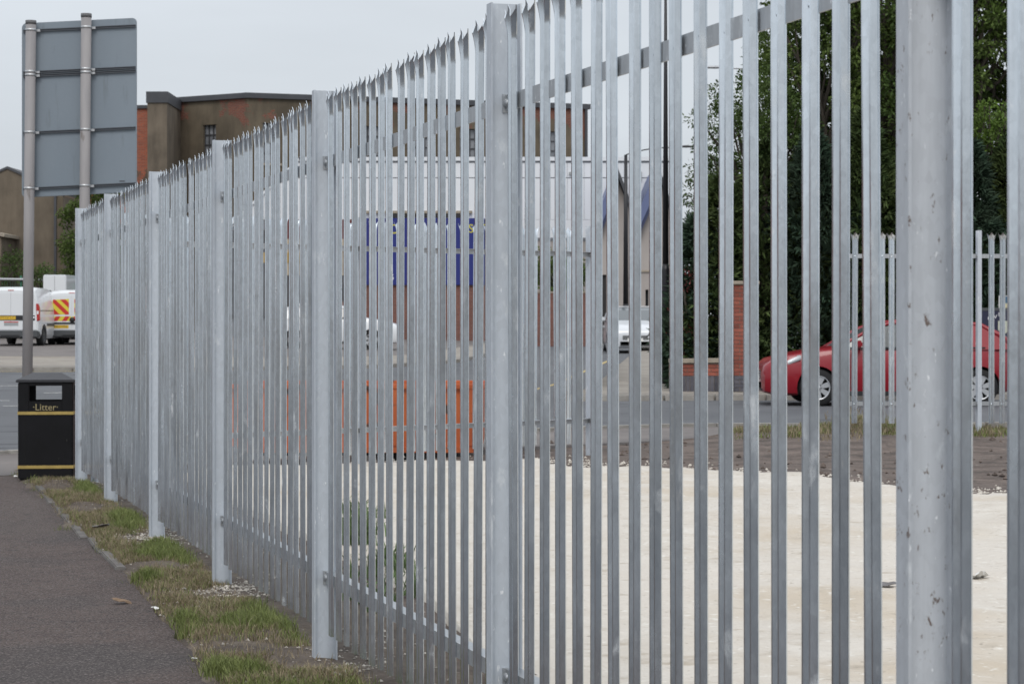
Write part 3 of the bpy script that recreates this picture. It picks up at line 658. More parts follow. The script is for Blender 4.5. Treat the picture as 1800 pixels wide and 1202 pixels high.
def car(label, loc, rz, paint, wb=2.75, r=.315, W=1.76, H=1.47, group=None, four=False, kind='parked_car'):
    root = empty(kind, loc, rz); tag(root, label, 'car', group); w_ = W/2; f = -wb/2; b = wb/2; k = H/1.47
    st_ = [(f-.93,.30,.60,.58), (f-.89,.23,.70,.72), (f-.76,.19,.80,.82), (f-.45,.18,.88,.86), (f-.05,.18,.955,.875), (f+.30,.18,1.0,.88), (f+.62,.18,1.02,.88), (0,.18,1.0,.88), (b-.3,.18,1.03,.88), (b+.2,.19,1.05,.87), (b+.50,.24,1.04,.82), (b+.63,.32,1.0,.74), (b+.66,.42,.92,.68)]
    body = loft([ring(x, zb, zt*k, w*w_/.88, w*w_/.88*.97) for x, zb, zt, w in st_]).build('body', paint, root)
    cut(body, [(f, r+.005), (b, r+.005)], r+.045, 2)
    bx('underbody', (f-.6,-w_*.86,.20), (b+.4,w_*.86,.62), 'arch_black', root)
    # greenhouse
    top = [(f+.33,1.0), (f+.62,1.17), (f+.95,1.34), (f+1.25,1.43), (f+1.75,1.47), (f+2.3,1.455), (b+.05,1.40), (b+.38,1.22), (b+.58,1.05)]
    def wid(z): t = (z/1.47-.68)/.32; return w_*(.955-.22*max(0, t))
    A = [[(x, s*wid(1.0), (.985)*k) for s in (1,)] for x, z in top]
    for s in (-1, 1):
        mb = MB()
        for (xa, za), (xb, zb) in zip(top, top[1:]): mb.poly([(xa, s*wid(1.0), .97*k), (xb, s*wid(1.0), .97*k), (xb, s*wid(zb), (zb-.03)*k), (xa, s*wid(za), (za-.03)*k)])
        mb.build('side_window', 'glass_car', root)
        # roof edge, A pillar, C pillar, B pillar
        MB().tube([(x, s*(wid(z)-.005), (z-.02)*k) for x, z in top], [.03,.03,.032,.036,.036,.036,.04,.05,.05], 8).build('roof_rail', paint, root)
        zs_ = [(b-.30,.955), (b+.55,.97), (b+.42,1.19), (b+.06,1.375), (b-.14,1.40)]; mb = MB()
        for off_y in (.008, -.02): mb.poly([(x, s*(wid(z)+off_y), z*k) for x, z in zs_])
        mb.build('rear_pillar', paint, root)
        bx('door_pillar', (f+1.52,s*wid(1.2)-.02,.97*k), (f+1.60,s*wid(1.2)+.02,1.44*k), 'black_trim', root)
        bx('window_line', (f+.55,s*w_*.955-.012,.985*k), (b+.1,s*w_*.955+.012,1.005*k), 'black_trim', root)
        for xd in (f+.55, f+1.58, f+2.45): bx('door_gap', (xd,s*w_*1.002-.006,.30), (xd+.009,s*w_*1.002+.002,.93*k), 'arch_black', root)
        for xd in (f+1.35, f+2.25): bx('door_handle', (xd,s*w_-.01,.80*k), (xd+.17,s*w_+.03,.835*k), paint, root, .008)
        bx('sill_strip', (f+.42,s*w_*.93-.03,.175), (b-.42,s*w_*.93+.03,.26), 'black_trim', root)
        bx('wing_mirror', (f+.60,s*w_ if s > 0 else s*w_-.17,.99*k), (f+.74,s*w_+.17 if s > 0 else s*w_,1.12*k), paint, root, .03)
        hp = loft([[(f-.80,s*w_*.70,.60), (f-.80,s*w_*.70,.71), (f-.72,s*w_*.50,.74), (f-.84,s*w_*.50,.60)], [(f-.52,s*w_*.955,.70), (f-.50,s*w_*.935,.775), (f-.45,s*w_*.80,.845), (f-.62,s*w_*.70,.70)], [(f-.30,s*w_*.99,.79), (f-.28,s*w_*.965,.855), (f-.30,s*w_*.93,.87), (f-.36,s*w_*.90,.80)]])
        hp.build('headlamp', 'headlamp', root)
        bx('tail_lamp', (b+.42,s*w_*.80-.07,.82*k), (b+.645,s*w_*.80+.07,1.0*k), 'tail_red', root, .02)
        for x in (f, b): wheel(root, x, s*(w_-.11), r, r)
    mb = MB(); ws = []
    for (xa, za), (xb, zb) in zip(top[:3], top[1:4]): mb.poly([(xa,-wid(za),(za-.01)*k), (xb,-wid(zb),(zb-.01)*k), (xb,wid(zb),(zb-.01)*k), (xa,wid(za),(za-.01)*k)], True)
    mb.build('windscreen', 'glass_screen', root)
    mb = MB()
    for (xa, za), (xb, zb) in zip(top[3:6], top[4:7]): mb.poly([(xa,-wid(za),za*k), (xb,-wid(zb),zb*k), (xb,wid(zb),zb*k), (xa,wid(za),za*k)], True)
    mb.build('roof', paint, root)
    mb = MB()
    for (xa, za), (xb, zb) in zip(top[6:8], top[7:9]): mb.poly([(xa,-wid(za),za*k), (xb,-wid(zb),zb*k), (xb,wid(zb),zb*k), (xa,wid(za),za*k)], True)
    mb.build('rear_window', 'glass_car', root)
    bx('grille', (f-.935,-.42,.46), (f-.885,.42,.60), 'black_trim', root); bx('air_intake', (f-.93,-.5,.26), (f-.87,.5,.40), 'black_trim', root)
    for i in range(3): bx('grille_bar', (f-.945,-.42,.475+i*.042), (f-.936,.42,.492+i*.042), 'alloy', root)
    bx('number_plate', (f-.955,-.26,.40), (f-.93,.26,.51), 'plate_white', root)
    return root
HX = at(1438,0,37.3).x
car('red hatchback parked on the far side of the road', (HX+2.75/2, 38.15, h(HX,38)), 0, 'red_car_paint')
wc = at(1117,0,73)
car('white four by four facing the camera on the side road', (wc.x, 75.3, h(wc.x,73)), R(90), 'silver_white_paint', wb=2.6, r=.34, W=1.86, H=1.60)
car('white car standing behind the far fence run below the shop', (at(585,0,72).x, 72.8, h(-6,72)+.07), R(180), 'white_car_paint', wb=2.55, r=.31, W=1.72, H=1.52)

def van(label, loc, rz, W=1.8, H=1.86, style=0):
    root = empty('parked_van', loc, rz); tag(root, label, 'van', 'white vans parked in the lay by'); w_ = W/2; r = .315; f, b = -1.2, 1.45; k = H/1.86; XR = 2.08
    def sec(x, zb, zt, w, wt):
        hf = [(w*.93,zb), (w,zb+.12), (w*1.0,zb+(zt-zb)*.45), (w*.985,zb+(zt-zb)*.62), (wt*.99,zt-.12), (wt*.955,zt-.05), (wt*.86,zt-.008), (wt*.4,zt+.02)]
        return [(x, y, z*k) for y, z in hf]+[(x, -y, z*k) for y, z in reversed(hf)]
    S = [(-2.1,.30,.72,.66,.6), (-2.0,.24,.92,.8,.72), (-1.6,.22,1.06,.87,.78), (-1.2,.22,1.16,.90,.80), (-.75,.22,1.52,.90,.74), (-.42,.22,1.76,.90,.72), (.1,.22,1.83,.90,.74), (1.2,.22,1.85,.90,.76), (1.85,.24,1.84,.895,.76), (2.02,.30,1.80,.875,.74), (XR,.36,1.72,.84,.70)]
    body = loft([sec(x, zb, zt, w*w_/.9, wt*w_/.9*1.04) for x, zb, zt, w, wt in S]).build('body', 'white_car_paint', root); cut(body, [(f, r+.005), (b, r+.005)], r+.05, 2)
    bx('underbody', (-1.8,-w_*.86,.24), (1.9,w_*.86,.55), 'arch_black', root)
    for s in (-1, 1):
        for x in (f, b): wheel(root, x, s*(w_-.10), r, r, 6, 'grey_trim')
        mb = MB(); mb.prism([(-1.05,1.12*k), (-.05,1.12*k), (-.05,1.62*k), (-.55,1.62*k)], 'y', 0, .03); o = mb.build('door_window', 'glass_car', root); o.location = (0, s*w_*.93-.015, 0)
        bx('rubbing_strip', (-.7,s*w_*1.0-.02,.62*k), (1.1,s*w_*1.0+.012,.70*k), 'grey_trim', root)
        bx('door_track', (.2,s*w_*.985-.01,1.10*k), (1.9,s*w_*.985+.012,1.125*k), 'grey_trim', root)
        bx('wing_mirror', (-1.0,s*w_ if s > 0 else s*w_-.2,1.10*k), (-.85,s*w_+.2 if s > 0 else s*w_,1.33*k), 'black_trim', root, .03)
        bx('headlamp', (-2.05,s*w_*.72-.14,.72*k), (-1.75,s*w_*.72+.14,.90*k), 'headlamp', root, .04)
    mb = MB(); mb.poly([(-1.22,-.72*w_/.9,1.17*k), (-.44,-.66*w_/.9,1.755*k), (-.44,.66*w_/.9,1.755*k), (-1.22,.72*w_/.9,1.17*k)]); o = mb.build('windscreen', 'glass_car', root); o.location = (-.03, 0, .03)
    X = XR+.001
    # rear doors: lower parts proud of the shell, upper parts following it
    for s in (-1, 1):
        y0, y1 = sorted((s*.006, s*w_*.86)); yt = s*w_*.76
        P = [(s*.006,.50*k), (s*w_*.90,.50*k), (s*w_*.915,.95*k), (yt,1.60*k), (s*.72*w_/.9*.94,1.66*k), (s*.006,1.68*k)]
        d = MB().prism(P, 'x', X-.02, X+.018).build('rear_door', 'white_car_paint', root, .006)
        if style == 1:
            q = [(s*.09,1.02*k), (s*w_*.80,1.02*k), (s*w_*.715,1.52*k), (s*.09,1.55*k)]
            d2 = MB().prism(q, 'x', X+.0182, X+.022).build('chevron_panel', 'chevron_yellow', d)
            def stripe(lo, hi, zlo, zhi, xl, xr):
                mb = MB(); n = 2
                return mb
            za, zb = 1.02*k, 1.53*k; wd = w_*.76-.09
            for (c0, c1) in ((.0,.30), (.62,.95), (1.25,1.6)):
                # diagonal band clipped to the panel
                ppts = []
                def clip(c): 
                    # line u + v = c*1.0 in unit square (u outward, v up) flipped per door
                    return [(max(0, c-1), min(1, c)), (min(1, c), max(0, c-1))]
                a0, a1 = clip(c0+.18), clip(c1+.18)
                poly = [a0[0], a0[1]] + ([(1,0)] if a0[1][1] == 0 and a1[1][1] > 0 else []) + [a1[1], a1[0]] + ([(0,1)] if a0[0][0] == 0 and a1[0][0] > 0 else [])
                pts = [(s*.09+s*((1-u) if s < 0 else u)*wd*(1-.09*v if True else 1), za+v*(zb-za)) for u, v in poly]
                MB().prism(pts, 'x', X+.0222, X+.0245).build('chevron_stripe', 'chevron_red', d)
            MB().prism([(s*.02,.80*k), (s*w_*.91,.80*k), (s*w_*.90,.96*k), (s*.02,.96*k)], 'x', X+.0182, X+.021).build('chevron_band', 'chevron_yellow', d)
            for i in range(3):
                u = .12+i*.30 if s > 0 else .02+i*.30; a_ = s*u; MB().prism([(a_,.80*k), (a_+.15,.80*k), (a_+.26,.96*k), (a_+.11,.96*k)] if abs(a_+.26) < w_*.9 and abs(a_) < w_*.9 else [(a_,.80*k), (a_+.1,.80*k), (a_+.1,.9*k)], 'x', X+.0212, X+.0235).build('chevron_stripe', 'chevron_red', d)
    for s in (-1, 1):
        if style == 0:
            P = [(s*w_*.90,.78*k), (s*w_*1.0,.80*k), (s*w_*.985,1.20*k), (s*w_*.95,1.33*k), (s*w_*.88,1.33*k)]
        else: P = [(s*w_*.935,.62*k), (s*w_*1.0,.63*k), (s*w_*1.0,.92*k), (s*w_*.94,.93*k)]
        MB().prism(P, 'x', X-.13, X+.024).build('tail_lamp', 'tail_red', root, .01)
        if style == 0: bx('reversing_lamp', (X+.0245,s*w_*.94-.03,1.0*k), (X+.027,s*w_*.94+.03,1.10*k), 'headlamp', root)
    bx('bumper', (X-.25,-w_*.98,.26*k), (X+.09,w_*.98,.48*k), 'grey_trim', root, .03)
    if style == 0:
        bx('handle_strip', (X+.0183,-w_*.80,.80*k), (X+.032,w_*.84,.96*k), 'black_trim', root, .006)
        pl = bx('number_plate', (X+.0322,-.36,.825*k), (X+.037,.16,.935*k), 'plate_yellow', root); ptxt, py, pz = 'FT10 LC', -.10, .88*k
        bx('sticker', (X+.0183,-.22,.63*k), (X+.021,.24,.73*k), 'sticker_grey', root); bx('sticker_stripe', (X+.0183,-.22,.735*k), (X+.021,.24,.765*k), 'chevron_red', root)
        MB().lathe([(.0005,.036), (.04,.034), (.045,.02)], 'x', (X,.80*w_,.88*k), 14).build('lock', 'alloy', root)
    else:
        bx('handle_strip', (X+.0183,-w_*.84,.70*k), (X+.045,w_*.84,.755*k), 'black_trim', root, .006)
        pl = bx('number_plate', (X+.0183,-.62,.555*k), (X+.024,-.10,.665*k), 'plate_yellow', root); ptxt, py, pz = 'WJ13 WFZ', -.36, .61*k
        MB().lathe([(.0005,.05), (.085,.05), (.09,.022)], 'x', (X,.02,.84*k), 16).build('lock', 'black_trim', root)
    text('plate_lettering', ptxt, .085, 'plate_ink', pl, (X+.0385 if style == 0 else X+.0255, py, pz), (R(90),0,R(90)), width=.44, extrude=.0008)
    bx('brake_light', (X-.03,-.10,1.735*k), (X+.005,.10,1.765*k), 'brake_pink', root, .006)
    bx('rear_step', (X+.02,-.30,.30*k), (X+.10,.30,.34*k), 'black_trim', root)
    return root
p = at(22,0,70); van('white van with black rear strip and red tail lamps, behind the sign post', (p.x, 72.1, h(p.x,71)+.07), R(-91.5), 1.84, 1.88, 0)
p = at(122,0,72); van('white van with red and yellow chevrons on its rear doors', (p.x, 74.1, h(p.x,73)+.07), R(-88), 1.72, 1.80, 1)
# white box body standing behind the vans
p = at(96,0,80); bb_ = empty('box_trailer', (p.x, 80, h(p.x,80)+.07)); tag(bb_, 'plain white box trailer behind the two vans', 'trailer')
zt = at(0,483,80).z-bb_.location.z
bx('box', (-.42,0,.55), (.42,3.2,zt), 'white_car_paint', bb_, .03); bx('frame', (-.38,.1,.40), (.38,3.1,.549), 'black_trim', bb_)
for s in (-1, 1):
    for y in (1.3, 2.0): MB().lathe([(.0005,-.1), (.30,-.1), (.32,-.06), (.32,.06), (.30,.1), (.0005,.1)], 'x', (s*.46,y,.32), 20).build('wheel', 'tyre', bb_)
bx('door_seam', (-.004,-.006,.6), (.004,.001,zt-.05), 'grey_trim', bb_); bx('lamp', (-.38,-.02,.42), (-.28,.09,.5), 'tail_red', bb_); bx('lamp', (.28,-.02,.42), (.38,.09,.5), 'tail_red', bb_)
# green mesh fence behind the vans
mf = empty('mesh_fence', (-21, 82, h(-20,82)+.07)); tag(mf, 'low wire mesh fence with pale top rail and green posts behind the vans', 'fence')
zr = at(0,487,82).z-mf.location.z
MB().tube([(-4,0,zr), (9,0,zr-.18)], .05, 10).build('top_rail', 'mesh_rail', mf)
for x in (-2.6, .05, 2.6, 4.85, 7.2): MB().tube([(x,.08,-.2), (x,.08,zr+(.5 if x in (.05,) else .05))], .045, 8).build('post', 'mesh_green', mf)
mb = MB()
for i in range(130): mb.box((-4+.1*i,.03,.05), (-3.992+.1*i,.036,zr-.1))
for i in range(9): mb.box((-4,.037,.1+i*.2), (9,.043,.108+i*.2))
tag(mb.build('mesh_wires', 'mesh_green', mf), kind='stuff')

# ================================================================ BUILDINGS
def wall_holes(name, x0, x1, z0, z1, holes, th, m, parent):
    xs = sorted({x0, x1, *[q for hh in holes for q in hh[:2]]}); zs = sorted({z0, z1, *[q for hh in holes for q in hh[2:]]}); mb = MB()
    for a, b in zip(xs, xs[1:]):
        for c, d in zip(zs, zs[1:]):
            cxm, czm = (a+b)/2, (c+d)/2
            if any(hh[0] < cxm < hh[1] and hh[2] < czm < hh[3] for hh in holes): continue
            mb.box((a,0,c), (b,th,d))
    me = mb.mesh(name); bm = bmesh.new(); bm.from_mesh(me); bmesh.ops.remove_doubles(bm, verts=bm.verts, dist=1e-4)
    seen = {}                                                       # drop the doubled inner faces
    for f_ in bm.faces: seen.setdefault(tuple(sorted(v.index for v in f_.verts)), []).append(f_)
    bmesh.ops.delete(bm, geom=[f_ for l_ in seen.values() if len(l_) > 1 for f_ in l_], context='FACES'); bm.to_mesh(me); bm.free()
    return link(name, me, m, parent)
def window(parent, x0, x1, z0, z1, y=.12, nx=3, nz=4, frame='window_frame', glass='glass_old', arch=0, bar=.05):
    o = bx('window', (x0,y+.05,z0), (x1,y+.08,z1), glass, parent)
    mb = MB()
    for i in range(nx+1): x = x0+(x1-x0)*i/nx; mb.box((max(x0, x-bar/2),y,z0), (min(x1, x+bar/2),y+.049,z1))
    for i in range(nz+1): z = z0+(z1-z0)*i/nz; mb.box((x0,y+.002,max(z0, z-bar/2)), (x1,y+.047,min(z1, z+bar/2)))
    mb.build('frame', frame, o)
    bx('sill', (x0-.08,-.06,z0-.10), (x1+.08,.10,z0-.001), 'coping', o)
    if arch: MB().prism([(x0-.1,z1+.001)]+[(x0-.1+(x1-x0+.2)*i/8, z1+.05+arch*math.sin(math.pi*i/8)) for i in range(9)]+[(x1+.1,z1+.001)], 'y', -.012, .119).build('arch', 'brown_wall', o)
    return o
# --- brown rendered works: right face, left face, projecting stair block
BH = at(434,163,100).z
c0 = at(434,0,100); c1 = at(1031,0,105.4); c2 = at(320,0,102); gz = h(-8,100)
br = empty('works_building', (c0.x, c0.y, gz-.1), math.atan2(c1.y-c0.y, c1.x-c0.x)); tag(br, 'tall brown rendered brick works building with peeling patches and old windows', 'building')
Lr = (c1-c0).length; Hh = BH-gz+.1-.25
hs = []
for xc in (475, 558, 645, 735, 815, 893, 970):
    u = (xc-434)/(1031-434)*Lr; hs.append((u-.40, u+.40, Hh-2.95, Hh-1.12))
wall_holes('wall', 0, Lr, 0, Hh, hs, .45, 'brown_wall', br)
for hh in hs: window(br, *hh, arch=.07)
bx('roof_edge', (-.12,-.14,Hh), (Lr+.15,.5,Hh+.24), 'roof_grey', br)
bx('rainwater_pipe', (Lr-.12,-.12,.2), (Lr+.0,-.001,Hh-.001), 'roof_grey', br)
bx('roof', (.1,.5,Hh-.05), (Lr,12,Hh+.12), 'roof_grey', br)
bx('end_wall', (Lr-.45,.451,0), (Lr,12,Hh-.06), 'brown_wall', br)
# left face in its own rotated frame
dl = c2-c0; lf = empty('left_wing', (0,0,0)); lf.parent = br; Ll = dl.length; lf.rotation_euler = (0, 0, math.atan2(-dl.y, -dl.x)-br.rotation_euler[2])
u = Ll*(434-369)/(434-320); hl_ = [(-u-.38, -u+.38, Hh-2.95, Hh-1.12)]
wl = wall_holes('wall', -Ll-.6, -.01, 0, Hh-.01, hl_, .45, 'brown_wall', lf); window(lf, *hl_[0], arch=.07); bx('roof_edge', (-Ll-.5,-.14,Hh-.005), (.05,.5,Hh+.235), 'roof_grey', lf)
# stair block and set-back brick bay
pa = at(259,0,98); pb = at(293.5,0,98); M = br.matrix_basis.copy()
sbk = empty('stair_block', (0,0,0)); sbk.parent = br; sbk.location = Matrix.Rotation(-br.rotation_euler[2], 3, 'Z') @ Vector((pa.x-c0.x, pa.y-c0.y, 0)); sbk.rotation_euler = (0, 0, -br.rotation_euler[2])
hb = at(0,181,98).z-gz+.1; ws_ = pb.x-pa.x
bx('wall', (0,0,0), (ws_,4.5,hb), 'gable_wall', sbk); bx('parapet', (-.05,-.06,hb), (ws_+.05,4.6,hb+.5), 'roof_grey', sbk)
bx('brick_bay', (-5.5,2.2,0), (-.02,6,hb-.05), 'patch_wall', sbk); bx('roof_edge', (-5.6,2.1,hb-.05), (-.05,6.1,hb+.1), 'roof_grey', sbk)
# --- white clad warehouse with shops below
WY = 90; gz = h(-2,90)+.05
wx0, wx1, wtop, wbot = at(405,0,WY).x, at(1175,0,WY).x, at(0,279,WY).z-gz, at(0,386,WY).z-gz
wr = empty('warehouse', (wx0, WY, gz)); tag(wr, 'white clad warehouse with a sloping left end and shops below', 'building'); LW = wx1-wx0
sx = at(530,0,WY).x-wx0
# cladding planks: each sheet is a piece
npan = 26; zmid = at(0,313,WY).z-gz
def ztop(x): return wbot-.35+(wtop-wbot+.35)*min(1, x/sx)
for i in range(npan):
    a, b = LW*i/npan, LW*(i+1)/npan-.012
    for (lo, hi) in ((wbot, zmid-.02), (zmid+.02, wtop-.10)):
        pts = [(a, min(lo, ztop(a))), (b, min(lo, ztop(b))), (b, min(hi, ztop(b))), (a, min(hi, ztop(a)))]
        if pts[2][1]-pts[1][1] < .03: continue
        if pts[3][1]-pts[0][1] < .02: pts = pts[:3]
        MB().prism(pts, 'y', -.05, -.001).build('cladding_panel', 'clad_white', wr)
MB().prism([(0,0), (LW,0), (LW,wtop-.05), (sx,wtop-.05), (0,ztop(0)-.05)], 'y', .0, .4).build('backing_wall', 'clad_line', wr)
MB().prism([(sx-.1,wtop-.099), (LW+.1,wtop-.099), (LW+.1,wtop+.06), (sx-.1,wtop+.06)], 'y', -.12, .5).build('eaves_trim', 'clad_white', wr)
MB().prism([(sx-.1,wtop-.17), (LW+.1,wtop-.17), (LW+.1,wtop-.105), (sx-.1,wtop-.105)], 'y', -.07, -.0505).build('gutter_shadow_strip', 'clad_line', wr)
MB().prism([(-.1,ztop(0)-.05), (sx,wtop), (sx,wtop+.12), (-.1,ztop(0)+.1)], 'y', -.12, .5).build('verge_trim', 'clad_white', wr)
bx('roof', (.3,.41,wbot-.4), (LW,14,wbot-.2), 'roof_grey', wr)
def wp(x, y): p = at(x, y, WY); return p.x-wx0, p.z-gz
def board(name, xa, ya, xb, yb, m, y0=-.14, y1=-.002, parent=None):
    a, b = wp(xa, ya), wp(xb, yb); return bx(name, (a[0],y0,b[1]), (b[0],y1,a[1]), m, parent or wr)
bb_ = board('shop_board', 640, 384, 852, 501, 'blue_board', -.20, -.056)
board('board_top_rail', 684, 376, 812, 383, 'shop_dark', -.18, -.056); board('board_cap', 638, 371, 830, 375.5, 'coping', -.2, -.056)
for (ch, x, y, s, m) in (('C', 691, 404, .55, 'yellow_letter'), ('S', 828, 403, .5, 'yellow_letter'), ('T', 847, 403, .5, 'yellow_letter'), ('2', 671.5, 488, .32, 'white_letter'), ('5', 690, 488, .32, 'white_letter'), ('C', 844, 487, .34, 'white_letter'), ('\'', 673, 397, .4, 'white_letter')):
    q = wp(x, y); text('board_letter', ch, s, m, bb_, (q[0],-.203,q[1]), (R(90),0,0), extrude=.002)
board('shop_wall', 600, 501.5, 930, 618, 'red_wall', -.10, -.002)
board('shop_plinth', 600, 612, 930, 619, 'coping', -.16, -.101)
board('shop_front', 470, 386.5, 639, 420, 'shop_red', -.10, -.056); board('shop_front', 470, 420.3, 639, 484, 'shop_cream', -.10, -.056)
board('shop_front', 470, 484.3, 639, 530, 'shop_dark', -.10, -.056); board('shop_sign', 460, 444, 552, 462, 'shop_ochre', -.14, -.101); board('shop_front', 400, 405, 469.5, 560, 'shop_dark', -.10, -.056)
for i in range(6): board('shop_stripe', 602+i*6, 432, 605+i*6, 480, 'coping', -.112, -.1005)
board('shop_door', 480, 531, 540, 617, 'shop_dark', -.08, -.003); board('shop_window', 545, 531, 596, 600, 'glass_dark', -.08, -.003)
board('lower_cladding', 853, 386.5, 1060, 418, 'clad_white', -.06, -.002); board('lower_band', 853, 418.3, 1060, 423, 'clad_line', -.09, -.002); board('lower_wall', 930.5, 423.3, 1060, 618, 'beige_render', -.05, -.002)
board('vent', 1118, 302, 1128, 318, 'sticker_grey', -.12, -.051); board('vent', 1000, 303, 1010, 308, 'sticker_grey', -.12, -.051)
# --- beige gabled building at the end of the side road
HY = 84; gz = h(4,84)+.05; hx = at(1054,0,HY).x
hr_ = empty('gabled_building', (hx, HY, gz)); tag(hr_, 'beige rendered building with steep blue edged gables behind the lamp column', 'building')
def hp_(x, y): p = at(x, y, HY); return p.x-hx, p.z-gz
wz = hp_(0,388)[1]; Wd = hp_(1185,0)[0]
dxa, dza = hp_(1061,483); dxb, _ = hp_(1066,590); wxa, wza = hp_(1100,490); wxb, wzb = hp_(1105,545)
wxc, wzc = hp_(1134.5,509); wxd, wzd = hp_(1140,545)
wall_holes('wall', 0, Wd, 0, wz-1.5, [(dxa-.2,dxb,0.05,dza), (wxa,wxb,wzb,wza), (wxc,wxd,wzd,wzc)], .3, 'beige_render', hr_)
bx('door', (dxa-.2,.12,.05), (dxb,.18,dza), 'shop_dark', hr_)
window(hr_, wxa, wxb, wzb, wza, nx=1, nz=3, frame='clad_white', glass='glass_dark'); window(hr_, wxc, wxd, wzd, wzc, nx=1, nz=1, glass='glass_dark')
bx('string_course', (hp_(1118,0)[0],-.06,hp_(0,478)[1]), (Wd,-.001,hp_(0,475)[1]), 'coping', hr_)
for (ax, ay, el, er) in ((1085, 296, 1054, 1114), (1156, 292, 1123.5, 1184)):
    a = hp_(ax, ay); l_ = hp_(el, 372); r_ = hp_(er, 372); q = wz-1.5
    MB().prism([(l_[0]+.02,q+.001), (r_[0]-.02,q+.001), (r_[0]-.02,r_[1]-.35), (a[0],a[1]-.35), (l_[0]+.02,l_[1]-.35)], 'y', 0, .3).build('gable_wall', 'beige_render', hr_)
    t = .75; MB().prism([(l_[0]-.05,l_[1]-t), (a[0],a[1]-t), (a[0],a[1]), (l_[0]-.05,l_[1])], 'y', -.35, 6).build('roof_slope', 'blue_fascia', hr_)
    MB().prism([(l_[0]-.05,l_[1]-t-.28), (a[0],a[1]-t-.28), (a[0],a[1]-t-.005), (l_[0]-.05,l_[1]-t-.005)], 'y', -.30, -.01).build('fascia', 'navy_fascia', hr_)
    MB().prism([(a[0]+.005,a[1]-.32), (r_[0]+.02,r_[1]-.32), (r_[0]+.02,r_[1]), (a[0]+.005,a[1])], 'y', -.35, 6).build('roof_slope', 'roof_grey', hr_)
# --- brown gable house at the far left
GY = 86; gz = h(-19,86)+.05; gx = at(13,0,GY).x
gr = empty('gable_house', (gx, GY, gz)); tag(gr, 'brown rendered house gable end behind the vans at the left', 'building')
za = at(0,297,GY).z-gz; hwid = at(110,0,GY).x-gx; ze = at(0,341,GY).z-gz
MB().prism([(-hwid,0), (hwid,0), (hwid,ze), (0,za), (-hwid,ze)], 'y', 0, .4).build('gable_wall', 'gable_wall', gr)
for s in (-1, 1): MB().prism([(0,za), (s*(hwid+.06),ze-.03), (s*(hwid+.06),ze+.06), (0,za+.10)], 'y', -.05, 3.2).build('roof', 'roof_grey', gr)
bx('side_wall', (hwid-.35,.401,0), (hwid,3.2,ze-.1), 'gable_wall', gr); bx('corner_strip', (hwid-.22,-.05,0), (hwid+.03,-.001,ze-.12), 'brown_wall', gr); bx('rainwater_pipe', (hwid-.32,-.10,0), (hwid-.23,-.001,ze-.05), 'roof_grey', gr)
lt = empty('lean_to', (-hwid+.0,0,0)); lt.parent = gr; q0 = at(28,0,GY).x-gx+hwid; zq = at(0,420,GY).z-gz
MB().prism([(-.5,0), (q0,0), (q0,zq), (-.5,zq+.6)], 'y', -2.5, -.06).build('lean_to_wall', 'gable_wall', lt); MB().prism([(-.6,zq+.66), (q0+.15,zq-.02), (q0+.15,zq+.1), (-.6,zq+.78)], 'y', -2.6, -.055).build('lean_to_roof', 'coping', lt)

# --- unseen terrace off to the left, added for the fence metal to reflect
tr_ = empty('reflection_terrace', (-62, 56, h(-40,60)), R(14)); tag(tr_, 'unseen red brick terrace beyond the left edge, added for the fence to reflect', 'building')
hs = []
for i in range(8):
    for (z0_, z1_) in ((.9,2.4), (3.6,5.0)): hs.append((1.2+i*4.4, 2.4+i*4.4, z0_, z1_))
wall_holes('wall', 0, 36, -.5, 5.8, hs, .3, 'red_wall', tr_)
for hh in hs: window(tr_, *hh, nx=2, nz=2, frame='clad_white', glass='glass_dark')
MB().prism([(-.3,5.8), (8,5.8), (3.9,8.4)], 'x', -.2, 36.2).build('roof', 'roof_grey', tr_)
for i in range(8): d_ = bx('door', (3.1+i*4.4,-.05,-.1), (4.0+i*4.4,-.002,2.0), 'shop_dark', tr_); bx('door_frame', (3.02+i*4.4,-.03,2.005), (4.08+i*4.4,-.001,2.12), 'clad_white', d_)
# --- brick boundary wall and gate pier, brick by brick
WALLY = 41.6; wz0 = h(5,41.6)+.09
bw = empty('garden_wall', (3.0, WALLY, wz0), R(3.6)); tag(bw, 'low red brick garden wall on a blue brick plinth with stone coping', 'wall')
LB = 10.5
pier0 = at(1290,0,WALLY).x-3.0; pier1 = at(1331,0,WALLY).x-3.0
MB().box((.01,.035,-.2), (LB-.01,.205,.545)).build('mortar_core', 'mortar', bw)
SB = MB().box((-.0335,0,-.146), (.0335,.10,.146)).mesh('brick'); ST = MB().box((-.1075,0,-.0325), (.1075,.10,.0325)).mesh('brick'); CP = MB().box((-.295,-.02,-.04), (.295,.24,.04)).mesh('coping_stone')
n = int(LB/.077)
for i in range(n):
    x = .04+i*.077
    if pier0-.04 < x < pier1+.04: continue
    o = link('brick', SB, 'brick_blue', bw); o.location = (x, .02+random.uniform(-.004,.004), .147)
for r_ in range(3):
    for i in range(int(LB/.225)):
        x = .112+i*.225+(.1125 if r_ % 2 else 0)
        if pier0-.12 < x < pier1+.12 or x > LB-.1: continue
        o = link('brick', ST, 'brick_red', bw); o.location = (x, .02+random.uniform(-.004,.004), .332+r_*.075)
for i in range(int(LB/.6)):
    x = .3+i*.6
    if pier0-.25 < x < pier1+.25: continue
    o = link('coping_stone', CP, 'coping', bw); o.location = (x, 0, .587+random.uniform(-.004,.004)); o.rotation_euler = (0, random.uniform(-.006,.006), 0)
pr = empty('gate_pier', (3.0+(pier0+pier1)/2, WALLY-.02, wz0)); tag(pr, 'square red brick pier with a stone cap in the garden wall', 'pier')
pw = (pier1-pier0); bx('mortar_core', (-pw/2+.012,.012,-.2), (pw/2-.012,pw-.012,2.02), 'mortar', pr)
